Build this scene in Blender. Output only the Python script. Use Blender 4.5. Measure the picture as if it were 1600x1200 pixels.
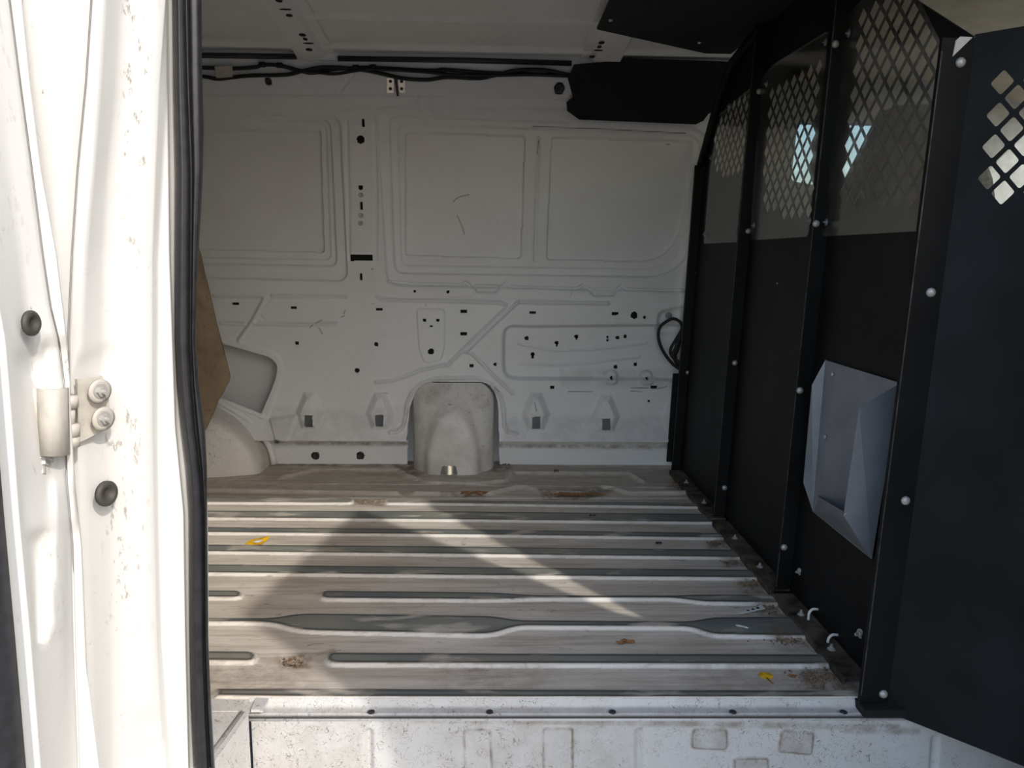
import bpy, bmesh, math, random
import numpy as np
from mathutils import Vector, Matrix
from mathutils.geometry import delaunay_2d_cdt

for o in list(bpy.data.objects): bpy.data.objects.remove(o, do_unlink=True)
SC = bpy.context.scene
COL = SC.collection
random.seed(4); rng = np.random.default_rng(4)

# ------------------------------------------------------------------ camera
# world: X = towards the front of the van, Y = across the van (away from the viewer), Z up; z = 0 is the cargo floor
FPX = 1200.0
ROLL = math.radians(.7); YAW = math.radians(1.905); PITCH = math.radians(9.579); CAMH = .78
_R0 = np.array([math.cos(YAW), -math.sin(YAW), 0])
_F = np.array([math.sin(YAW)*math.cos(PITCH), math.cos(YAW)*math.cos(PITCH), -math.sin(PITCH)])
_U0 = np.cross(_R0, _F)
_R = _R0*math.cos(ROLL)+_U0*math.sin(ROLL)
_U = _U0*math.cos(ROLL)-_R0*math.sin(ROLL)
CAM = np.array([0, 0, CAMH])
cd = bpy.data.cameras.new('camera'); cam = bpy.data.objects.new('camera', cd); COL.objects.link(cam)
cd.sensor_fit = 'HORIZONTAL'; cd.sensor_width = 36; cd.lens = 36*FPX/1600; cd.clip_start = .02; cd.clip_end = 200
cam.matrix_world = Matrix(((_R[0], _U[0], -_F[0], CAM[0]), (_R[1], _U[1], -_F[1], CAM[1]), (_R[2], _U[2], -_F[2], CAM[2]), (0, 0, 0, 1)))
SC.camera = cam

# ------------------------------------------------------------------ light
SUN_AZ = np.array([-.574, .819]); SUN_TAN = .754           # horizontal travel of the light, drop per metre
sun_dir = np.array([SUN_AZ[0], SUN_AZ[1], -SUN_TAN]); sun_dir /= np.linalg.norm(sun_dir)
w = bpy.data.worlds.new('world'); SC.world = w; w.use_nodes = True
nt = w.node_tree; nt.nodes.clear()
sky = nt.nodes.new('ShaderNodeTexSky'); sky.sky_type = 'NISHITA'; sky.sun_disc = False
sky.sun_elevation = math.atan(SUN_TAN); sky.sun_rotation = math.atan2(-sun_dir[0], -sun_dir[1]); sky.air_density = 1.2; sky.dust_density = 2.0
bg = nt.nodes.new('ShaderNodeBackground'); bg.inputs['Strength'].default_value = .31
wo = nt.nodes.new('ShaderNodeOutputWorld')
nt.links.new(sky.outputs[0], bg.inputs[0]); nt.links.new(bg.outputs[0], wo.inputs[0])
sl = bpy.data.lights.new('sun', 'SUN'); sl.energy = 2.35; sl.angle = math.radians(.9); sl.color = (1, .955, .88)
so = bpy.data.objects.new('sun', sl); COL.objects.link(so)
so.rotation_euler = Vector(sun_dir).to_track_quat('-Z', 'Y').to_euler(); so.location = (4, -5, 5)
SC.view_settings.view_transform = 'Standard'; SC.view_settings.look = 'None'
SC.view_settings.gamma = 1; SC.view_settings.use_curve_mapping = False
SC.view_settings.exposure = 0.0

# ------------------------------------------------------------------ pixel -> place
def ray(x, y):
    d = _R*(x-800)+_U*(600-y)+_F*FPX
    return d/np.linalg.norm(d)
def pl(x, y, n, d):
    n = np.array(n, float); r = ray(x, y); t = (d-n@CAM)/(n@r); return CAM+t*r
def onfloor(x, y, z=0.): return pl(x, y, (0, 0, 1), z)
def onY(x, y, Y): return pl(x, y, (0, 1, 0), Y)
PK, PX0 = .028, .712                                        # partition sheet: X = PX0 + PK*Z
def onP(x, y, off=0.): return pl(x, y, (1, 0, -PK), PX0+off)
WP = np.array([(-.1, 2.80), (.098, 2.80), (.103, 2.735), (.19, 2.78), (.64, 2.78), (.70, 2.772), (1.20, 2.70), (1.235, 2.685), (1.265, 2.655), (1.36, 2.585), (1.42, 2.55)])
def wprof(z): return np.interp(z, WP[:, 0], WP[:, 1])
def onwall(x, y, off=0.):
    r = ray(x, y); Y = 2.75
    for _ in range(40):
        P = CAM+r*(Y/r[1]); Y = .5*Y+.5*(float(wprof(P[2]))+off)
    return CAM+r*(Y/r[1])
def wxz(pts): return np.array([[p[0], p[2]] for p in (onwall(*q) for q in pts)])

# ------------------------------------------------------------------ materials
def ramp(nt, fac, a, b, c0=(0, 0, 0, 1), c1=(1, 1, 1, 1)):
    n = nt.nodes.new('ShaderNodeValToRGB'); n.color_ramp.elements[0].position = a; n.color_ramp.elements[1].position = b
    n.color_ramp.elements[0].color = c0; n.color_ramp.elements[1].color = c1
    nt.links.new(fac, n.inputs[0]); return n.outputs[0]
def noise(nt, vec, scale, detail=3, rough=.55, dist=0):
    n = nt.nodes.new('ShaderNodeTexNoise'); n.inputs['Scale'].default_value = scale; n.inputs['Detail'].default_value = detail
    n.inputs['Roughness'].default_value = rough; n.inputs['Distortion'].default_value = dist
    nt.links.new(vec, n.inputs['Vector']); return n.outputs['Fac']
def mapv(nt, vec, s):
    n = nt.nodes.new('ShaderNodeMapping'); n.inputs['Scale'].default_value = s; nt.links.new(vec, n.inputs[0]); return n.outputs[0]
def mixc(nt, f, a, b):
    n = nt.nodes.new('ShaderNodeMix'); n.data_type = 'RGBA'
    for k, v in ((0, f), (6, a), (7, b)):
        if isinstance(v, (int, float)): n.inputs[k].default_value = v
        elif isinstance(v, tuple): n.inputs[k].default_value = (*v[:3], 1)
        else: nt.links.new(v, n.inputs[k])
    return n.outputs[2]
def mathn(nt, op, a, b):
    n = nt.nodes.new('ShaderNodeMath'); n.operation = op; n.use_clamp = True
    for k, v in ((0, a), (1, b)):
        if isinstance(v, (int, float)): n.inputs[k].default_value = v
        else: nt.links.new(v, n.inputs[k])
    return n.outputs[0]
def base(name, col, rough=.5, metal=0., spec=.5):
    m = bpy.data.materials.new(name); m.use_nodes = True; nt = m.node_tree
    b = nt.nodes['Principled BSDF']; b.inputs['Base Color'].default_value = (*col, 1); b.inputs['Roughness'].default_value = rough
    b.inputs['Metallic'].default_value = metal; b.inputs['Specular IOR Level'].default_value = spec
    tc = nt.nodes.new('ShaderNodeTexCoord')
    return m, nt, b, tc.outputs['Object']
def bump(nt, b, h, strength=.2, dist=.002):
    n = nt.nodes.new('ShaderNodeBump'); n.inputs['Strength'].default_value = strength; n.inputs['Distance'].default_value = dist
    nt.links.new(h, n.inputs['Height']); nt.links.new(n.outputs[0], b.inputs['Normal'])
def plain(name, col, rough=.5, metal=0., var=.12, vs=30, spec=.5, bmp=0):
    m, nt, b, v = base(name, col, rough, metal, spec)
    f = noise(nt, v, vs, 4)
    d = tuple(c*(1-var*1.6) for c in col); l = tuple(min(1, c*(1+var)) for c in col)
    nt.links.new(ramp(nt, f, .3, .7, (*d, 1), (*l, 1)), b.inputs['Base Color'])
    if bmp: bump(nt, b, noise(nt, v, vs*6, 3), bmp)
    return m
def paint(name, col, grime=(.42, .37, .30), gamt=.35, scr=.5, rough=.38, sx=(1, 1, 1), attr=False, lines=0., ld=.56, dsc=22, dth=(.32, .62), dcol=(.20, .145, .095), dmap=(1, 1, 1)):
    m, nt, b, v = base(name, col, rough)
    g = mathn(nt, 'MULTIPLY', ramp(nt, noise(nt, v, 5, 6, .65), .45, .75), gamt)
    c = mixc(nt, g, col, grime)
    s1 = ramp(nt, noise(nt, mapv(nt, v, sx), 85, 5, .7, 1.2), .655, .70)
    s2 = ramp(nt, noise(nt, v, 4.3, 3), .50, .62)
    c = mixc(nt, mathn(nt, 'MULTIPLY', mathn(nt, 'MULTIPLY', s1, s2), scr), c, (.10, .08, .06))
    if lines:
        for sc_, wv in ((34, .012), (55, .016)):
            n1 = noise(nt, v, sc_, 1.5, .5, 2.2); r_ = nt.nodes.new('ShaderNodeValToRGB'); cr = r_.color_ramp
            cr.elements[0].position = .5-wv; cr.elements[0].color = (0, 0, 0, 1); cr.elements[1].position = .5+wv; cr.elements[1].color = (0, 0, 0, 1); e_ = cr.elements.new(.5); e_.color = (1, 1, 1, 1)
            nt.links.new(n1, r_.inputs[0]); k_ = mathn(nt, 'MULTIPLY', ramp(nt, noise(nt, v, sc_*.9, 2, .5), ld, ld+.1), ramp(nt, noise(nt, v, 3.1, 2), .42-(.56-ld)*1.5, .6-(.56-ld)))
            c = mixc(nt, mathn(nt, 'MULTIPLY', mathn(nt, 'MULTIPLY', r_.outputs[0], k_), lines), c, (.12, .10, .085))
    if attr:
        a = nt.nodes.new('ShaderNodeAttribute'); a.attribute_name = 'dirt'
        dn = mathn(nt, 'MULTIPLY', a.outputs['Fac'], ramp(nt, noise(nt, mapv(nt, v, dmap), dsc, 6, .7), *dth))
        c = mixc(nt, dn, c, dcol)
        a2 = nt.nodes.new('ShaderNodeAttribute'); a2.attribute_name = 'scuff_shade'
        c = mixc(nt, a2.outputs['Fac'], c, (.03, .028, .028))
    nt.links.new(c, b.inputs['Base Color'])
    bump(nt, b, noise(nt, v, 18, 3), .05, .004)
    return m
M = {}
M['wall'] = paint('inner_body_paint', (.775, .785, .80), gamt=.12, scr=.55, attr=True, lines=.25)
M['skin'] = paint('outer_skin_primer', (.74, .75, .77), gamt=.1, scr=.15)
M['roof'] = paint('roof_paint', (.84, .82, .79), gamt=.12, scr=.1)
M['ext'] = paint('exterior_white_paint', (.82, .815, .80), grime=(.55, .47, .38), gamt=.3, scr=.75, sx=(1, 1, .35))
M['jamb'] = paint('jamb_white_paint', (.66, .658, .65), grime=(.55, .50, .43), gamt=.07, scr=.9, sx=(1, 1, .25), attr=True, lines=.35, dsc=95, dth=(.57, .64), dcol=(.30, .27, .23), dmap=(1, 1, .35))
M['riser'] = paint('step_paint', (.60, .595, .59), grime=(.45, .37, .28), gamt=.32, scr=1., attr=True, lines=1., ld=.46)
M['arch'] = paint('grubby_arch_paint', (.74, .72, .69), grime=(.26, .22, .17), gamt=.75, scr=1., sx=(1, 1, .6), lines=1., ld=.50)
M['black'] = plain('black_powder_coat', (.0065, .007, .0075), .55, var=.35, vs=7, bmp=.08, spec=.22)
M['wingm'] = plain('dusty_black_coat', (.008, .009, .011), .6, var=.5, vs=5, bmp=.05, spec=.22)
M['edgem'] = plain('worn_black_edge', (.05, .052, .055), .5, var=.6, vs=40)
M['black_sheet'] = plain('black_board', (.006, .006, .007), .85, var=.2)
M['rubber'] = plain('black_rubber', (.022, .022, .026), .42, var=.25, vs=60)
M['rubber2'] = plain('worn_rubber', (.06, .056, .05), .6, var=.3, vs=60)
M['cable'] = plain('black_loom', (.010, .010, .011), .55, var=.3, vs=200, bmp=.4)
M['zinc'] = plain('zinc', (.50, .49, .47), .38, .35, var=.2, vs=90)
M['plate'] = plain('bright_zinc_plate', (.80, .80, .78), .4, .1, var=.05)
M['galv'] = plain('galvanised_sheet', (.25, .27, .305), .42, .3, var=.12, vs=14)
M['dirtyiron'] = plain('dirty_angle', (.085, .066, .048), .8, var=.6, vs=25, bmp=.3)
M['hinge'] = plain('hinge_paint', (.52, .49, .44), .5, var=.12, vs=40)
M['steel'] = plain('bare_steel', (.80, .79, .76), .22, .9, var=.08)
M['tan'] = plain('tan_headliner', (.82, .69, .52), .9, var=.1, vs=12)
M['seat'] = plain('seat_fabric', (.25, .22, .19), .9, var=.25, vs=80, bmp=.2)
M['trimg'] = plain('grey_trim', (.62, .59, .56), .7, var=.1)
M['white'] = plain('white_plastic', (.78, .78, .76), .5, var=.05)
M['paper'] = plain('paper', (.72, .72, .70), .8, var=.1, vs=200)
M['ink'] = plain('ink', (.05, .05, .06), .8, var=.1)
M['yellow'] = plain('yellow_leaf', (.80, .46, .015), .6, var=.15, vs=120)
M['brown'] = plain('brown_leaf', (.26, .13, .05), .8, var=.3, vs=120)
M['dark'] = plain('dark_bit', (.02, .018, .016), .7, var=.2)
M['crumb'] = plain('crumbs', (.22, .15, .09), .9, var=.5, vs=60)
M['label'] = plain('tape_label', (.50, .47, .40), .7, var=.1, vs=100)
M['ground'] = plain('asphalt', (.13, .12, .11), .95, var=.15, vs=20)
def wood():
    m, nt, b, v = base('raw_plywood', (.33, .23, .13), .8)
    g = noise(nt, mapv(nt, v, (1, 1, .8)), 9, 6, .65, 1.0)
    c = ramp(nt, g, .3, .72, (.21, .155, .10, 1), (.38, .29, .195, 1))
    s = ramp(nt, noise(nt, v, 30, 4, .7), .60, .68)
    nt.links.new(mixc(nt, mathn(nt, 'MULTIPLY', s, .5), c, (.10, .06, .035)), b.inputs['Base Color']); return m
M['wood'] = wood()
def floor_mat():
    m, nt, b, v = base('worn_floor_paint', (.6, .57, .52), .55)
    st = mapv(nt, v, (.35, 1.6, 1))
    c = ramp(nt, noise(nt, st, 9, 6, .65), .3, .72, (.50, .44, .37, 1), (.75, .69, .61, 1))
    fl = ramp(nt, noise(nt, mapv(nt, v, (.5, 1.4, 1)), 40, 6, .75, .8), .60, .68)
    c = mixc(nt, mathn(nt, 'MULTIPLY', fl, .7), c, (.17, .13, .095))
    st2 = mapv(nt, v, (.12, 2.2, 1)); c = mixc(nt, mathn(nt, 'MULTIPLY', ramp(nt, noise(nt, st2, 30, 6, .7), .48, .64), .6), c, (.33, .27, .20))
    wf = ramp(nt, noise(nt, mapv(nt, v, (.4, 1.6, 1)), 60, 6, .8, .5), .60, .66); c = mixc(nt, mathn(nt, 'MULTIPLY', wf, .35), c, (.82, .80, .77))
    e = nt.nodes.new('ShaderNodeAttribute'); e.attribute_name = 'edge'           # rib slopes and beads lightened in colour for the light they catch
    en = mathn(nt, 'MULTIPLY', e.outputs['Fac'], ramp(nt, noise(nt, mapv(nt, v, (.6, 2, 1)), 45, 5, .7), .25, .5))
    c = mixc(nt, mathn(nt, 'MULTIPLY', en, .6), c, (.80, .78, .75))
    a = nt.nodes.new('ShaderNodeAttribute'); a.attribute_name = 'worn'            # rib tops rubbed down to primer
    keep = ramp(nt, noise(nt, mapv(nt, v, (.5, 1.5, 1)), 14, 3, .5), .57, .68, (1, 1, 1, 1), (.2, .2, .2, 1))
    pr = ramp(nt, noise(nt, mapv(nt, v, (.4, 1, 1)), 7, 3), .35, .65, (.13, .145, .145, 1), (.26, .26, .22, 1))
    rm = nt.nodes.new('ShaderNodeAttribute'); rm.attribute_name = 'rim'
    pr = mixc(nt, rm.outputs['Fac'], pr, (.030, .034, .038))
    c = mixc(nt, mathn(nt, 'MULTIPLY', a.outputs['Fac'], keep), c, pr)
    d = nt.nodes.new('ShaderNodeAttribute'); d.attribute_name = 'dirt'
    dn = mathn(nt, 'MULTIPLY', d.outputs['Fac'], ramp(nt, noise(nt, v, 26, 6, .72), .34, .60))
    c = mixc(nt, dn, c, (.165, .115, .075))
    r = nt.nodes.new('ShaderNodeAttribute'); r.attribute_name = 'scuff_shade'
    c = mixc(nt, r.outputs['Fac'], c, (.03, .028, .03))
    nt.links.new(c, b.inputs['Base Color']); bump(nt, b, noise(nt, st, 60, 5, .7), .18, .002); return m
M['floor'] = floor_mat()
def clear():
    m = bpy.data.materials.new('clear_polycarbonate'); m.use_nodes = True; nt = m.node_tree; nt.nodes.clear()
    o = nt.nodes.new('ShaderNodeOutputMaterial'); t = nt.nodes.new('ShaderNodeBsdfTransparent'); t.inputs[0].default_value = (.95, .95, .94, 1)
    g = nt.nodes.new('ShaderNodeBsdfGlossy'); g.inputs['Roughness'].default_value = .12; g.inputs[0].default_value = (.9, .9, .9, 1)
    d = nt.nodes.new('ShaderNodeBsdfDiffuse'); d.inputs[0].default_value = (.6, .58, .54, 1)
    tc = nt.nodes.new('ShaderNodeTexCoord'); fr = nt.nodes.new('ShaderNodeFresnel'); fr.inputs[0].default_value = 1.45
    f = ramp(nt, noise(nt, tc.outputs['Object'], 9, 6, .7, .6), .42, .75, (.01, .01, .01, 1), (.11, .11, .11, 1))
    m1 = nt.nodes.new('ShaderNodeMixShader'); m2 = nt.nodes.new('ShaderNodeMixShader')
    nt.links.new(f, m1.inputs[0]); nt.links.new(t.outputs[0], m1.inputs[1]); nt.links.new(d.outputs[0], m1.inputs[2])
    nt.links.new(mathn(nt, 'MULTIPLY', fr.outputs[0], .35), m2.inputs[0]); nt.links.new(m1.outputs[0], m2.inputs[1]); nt.links.new(g.outputs[0], m2.inputs[2])
    nt.links.new(m2.outputs[0], o.inputs[0]); return m
M['clear'] = clear()
def glass():
    m = bpy.data.materials.new('window_glass'); m.use_nodes = True; nt = m.node_tree; nt.nodes.clear()
    o = nt.nodes.new('ShaderNodeOutputMaterial'); t = nt.nodes.new('ShaderNodeBsdfTransparent'); t.inputs[0].default_value = (.80, .86, .88, 1)
    g = nt.nodes.new('ShaderNodeBsdfGlossy'); g.inputs['Roughness'].default_value = .02
    mx = nt.nodes.new('ShaderNodeMixShader'); mx.inputs[0].default_value = .05
    nt.links.new(t.outputs[0], mx.inputs[1]); nt.links.new(g.outputs[0], mx.inputs[2]); nt.links.new(mx.outputs[0], o.inputs[0]); return m
M['glass'] = glass()

# ------------------------------------------------------------------ object helpers
def setp(o, label=None, cat=None, group=None, kind=None):
    if label: o['label'] = label
    if cat: o['category'] = cat
    if group: o['group'] = group
    if kind: o['kind'] = kind
    return o
def link(name, me, mat=None, parent=None):
    o = bpy.data.objects.new(name, me); COL.objects.link(o)
    if mat is not None and me is not None and not me.materials: me.materials.append(M[mat] if isinstance(mat, str) else mat)
    if parent is not None: adopt(o, parent)
    return o
def adopt(o, parent):
    o.parent = parent
    L = Vector(parent.location) if parent.type == 'EMPTY' else Vector((0, 0, 0))
    o.matrix_parent_inverse = Matrix.Translation(-L)
def empty(name, loc):
    o = bpy.data.objects.new(name, None); o.location = loc; o.empty_display_size = .05; COL.objects.link(o); return o
def mesh(name, verts, faces, mat, parent=None, smooth=False):
    me = bpy.data.meshes.new(name); me.from_pydata([tuple(map(float, v)) for v in verts], [], [tuple(int(i) for i in f) for f in faces])
    bm = bmesh.new(); bm.from_mesh(me); bmesh.ops.recalc_face_normals(bm, faces=bm.faces); bm.to_mesh(me); bm.free()
    if smooth: me.polygons.foreach_set('use_smooth', [True]*len(me.polygons))
    me.update(); return link(name, me, mat, parent)
def bmobj(name, bm, mat, parent=None, smooth=False):
    bmesh.ops.recalc_face_normals(bm, faces=bm.faces)
    me = bpy.data.meshes.new(name); bm.to_mesh(me); bm.free()
    if smooth: me.polygons.foreach_set('use_smooth', [True]*len(me.polygons))
    return link(name, me, mat, parent)
def bbox(bm, lo, hi, bev=0., rot=None):
    lo = np.array(lo, float); hi = np.array(hi, float)
    r = bmesh.ops.create_cube(bm, size=1); vs = r['verts']
    c = Vector((lo+hi)/2); s = hi-lo
    for v in vs: v.co = Vector((v.co.x*s[0], v.co.y*s[1], v.co.z*s[2]))
    if bev:
        es = {e for v in vs for e in v.link_edges}
        r2 = bmesh.ops.bevel(bm, geom=list(es), offset=bev, segments=2, affect='EDGES', profile=.5)
        vs = list({v for f in r2['faces'] for v in f.verts} | {v for v in vs if v.is_valid})
    for v in vs: v.co = (rot @ v.co if rot is not None else v.co)+c
def box(name, lo, hi, mat, parent=None, bev=0., rot=None):
    bm = bmesh.new(); bbox(bm, lo, hi, bev, rot); return bmobj(name, bm, mat, parent)
def catmull(P, n=8):
    P = [np.array(p, float) for p in P]; Q = [2*P[0]-P[1]]+P+[2*P[-1]-P[-2]]; out = []
    for i in range(1, len(Q)-2):
        for k in range(n):
            t = k/n; a, b, c, d = Q[i-1:i+3]
            out.append(.5*((2*b)+(-a+c)*t+(2*a-5*b+4*c-d)*t*t+(-a+3*b-3*c+d)*t**3))
    out.append(P[-1]); return out
def tube_bm(bm, P, r, seg=8, closed_ends=True):
    P = [Vector(p) for p in P]; rings = []; up = None
    for i, p in enumerate(P):
        t = (P[min(i+1, len(P)-1)]-P[max(i-1, 0)]).normalized()
        if up is None: up = t.orthogonal().normalized()
        up = (up-t*up.dot(t)).normalized(); b = t.cross(up)
        rr = r[i] if hasattr(r, '__len__') else r
        rings.append([bm.verts.new(p+(up*math.cos(2*math.pi*k/seg)+b*math.sin(2*math.pi*k/seg))*rr) for k in range(seg)])
    for a, b in zip(rings, rings[1:]):
        for k in range(seg): bm.faces.new((a[k], a[(k+1) % seg], b[(k+1) % seg], b[k]))
    if closed_ends: bm.faces.new(rings[0]); bm.faces.new(rings[-1])
def tube(name, P, r, mat, parent=None, seg=8):
    bm = bmesh.new(); tube_bm(bm, P, r, seg); return bmobj(name, bm, mat, parent, True)
def round_poly(P, r, n=5):
    P = [np.array(p, float) for p in P]; out = []; N = len(P)
    for i in range(N):
        a, b, c = P[i-1], P[i], P[(i+1) % N]; rr = r[i] if hasattr(r, '__len__') else r
        u = a-b; v = c-b; lu, lv = np.linalg.norm(u), np.linalg.norm(v); d = min(rr, .48*lu, .48*lv)
        if d <= 1e-6: out.append(b); continue
        s = b+u/lu*d; e = b+v/lv*d
        for k in range(n+1):
            t = k/n; out.append((1-t)**2*s+2*t*(1-t)*b+t*t*e)
    return np.array(out)
def circ(c, r, n=16, ry=None): return np.array([[c[0]+r*math.cos(2*math.pi*k/n), c[1]+(ry or r)*math.sin(2*math.pi*k/n)] for k in range(n)])
def inside(P, poly):
    P = np.atleast_2d(P); x, y = P[:, 0], P[:, 1]; r = np.zeros(len(P), bool); n = len(poly)
    for i in range(n):
        x1, y1 = poly[i]; x2, y2 = poly[(i+1) % n]
        if y1 == y2: continue
        c = ((y1 > y) != (y2 > y)) & (x < (x2-x1)*(y-y1)/(y2-y1)+x1); r ^= c
    return r
def plate(name, outline, holes, O, U, V, N, th, mat, parent=None):
    """sheet of thickness th with real holes; 2-D outline mapped to O+u*U+v*V, thickness along N"""
    pts = []; edges = []
    for L in [outline]+list(holes):
        s = len(pts); pts += [Vector((float(p[0]), float(p[1]))) for p in L]; n = len(L)
        edges += [(s+i, s+(i+1) % n) for i in range(n)]
    v, e, f, *_ = delaunay_2d_cdt(pts, edges, [], 0, 1e-6)
    v = np.array([tuple(p) for p in v]); f = [tuple(t) for t in f]
    cen = np.array([v[list(t)].mean(0) for t in f]); keep = inside(cen, outline)
    for h in holes: keep &= ~inside(cen, h)
    f = [t for t, k in zip(f, keep) if k]; O, U, V, N = (np.array(q, float) for q in (O, U, V, N))
    A = O+v[:, :1]*U+v[:, 1:]*V; B = A+N*th; n = len(v); cnt = {}
    for t in f:
        for a, b in zip(t, t[1:]+t[:1]): cnt[(a, b)] = 1
    faces = list(f)+[tuple(i+n for i in t[::-1]) for t in f]
    for (a, b) in cnt:
        if (b, a) not in cnt: faces.append((b, a, a+n, b+n))
    used = sorted({i for t in faces for i in t}); mp = {k: i for i, k in enumerate(used)}; AB = np.vstack([A, B])
    return mesh(name, AB[used], [tuple(mp[i] for i in t) for t in faces], mat, parent)
def lathe_me(name, prof, seg, mat):
    bm = bmesh.new(); rings = []
    for (r, z) in prof:
        rings.append([bm.verts.new((r*math.cos(2*math.pi*k/seg), r*math.sin(2*math.pi*k/seg), z)) for k in range(seg)] if r > 1e-6 else [bm.verts.new((0, 0, z))])
    for a, b in zip(rings, rings[1:]):
        for k in range(seg):
            q = [a[k % len(a)], a[(k+1) % len(a)], b[(k+1) % len(b)], b[k % len(b)]]; u = []
            for vv in q:
                if vv not in u: u.append(vv)
            if len(u) > 2: bm.faces.new(u)
    if len(rings[0]) > 1: bm.faces.new(rings[0])
    if len(rings[-1]) > 1: bm.faces.new(rings[-1])
    bmesh.ops.recalc_face_normals(bm, faces=bm.faces)
    me = bpy.data.meshes.new(name); bm.to_mesh(me); bm.free(); me.polygons.foreach_set('use_smooth', [True]*len(me.polygons))
    me.materials.append(M[mat]); return me
DOME = lathe_me('bolt', [(.5, 0), (.5, .06), (.46, .2), (.33, .34), (.15, .40), (0, .41)], 14, 'zinc')
def hexbolt_me():
    bm = bmesh.new()
    for (r, z0, z1, n) in ((.62, 0, .1, 16), (.42, .1, .38, 6), (.2, .38, .85, 10)):
        lo = [bm.verts.new((r*math.cos(2*math.pi*k/n), r*math.sin(2*math.pi*k/n), z0)) for k in range(n)]
        hi = [bm.verts.new((r*math.cos(2*math.pi*k/n), r*math.sin(2*math.pi*k/n), z1)) for k in range(n)]
        for k in range(n): bm.faces.new((lo[k], lo[(k+1) % n], hi[(k+1) % n], hi[k]))
        bm.faces.new(hi); bm.faces.new(lo[::-1])
    me = bpy.data.meshes.new('nut'); bm.to_mesh(me); bm.free(); me.materials.append(M['zinc']); return me
NUT = hexbolt_me()
WASHNUT = lathe_me('washer_nut', [(.95, 0), (.95, .07), (.42, .07), (.42, .36), (.2, .36), (.2, .8), (0, .8)], 12, 'galv')
def stud(name, me, P, N, d, parent):
    o = bpy.data.objects.new(name, me); COL.objects.link(o)
    o.location = Vector(P); o.rotation_euler = Vector(N).to_track_quat('Z', 'Y').to_euler(); o.scale = (d, d, d); adopt(o, parent); return o

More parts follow.
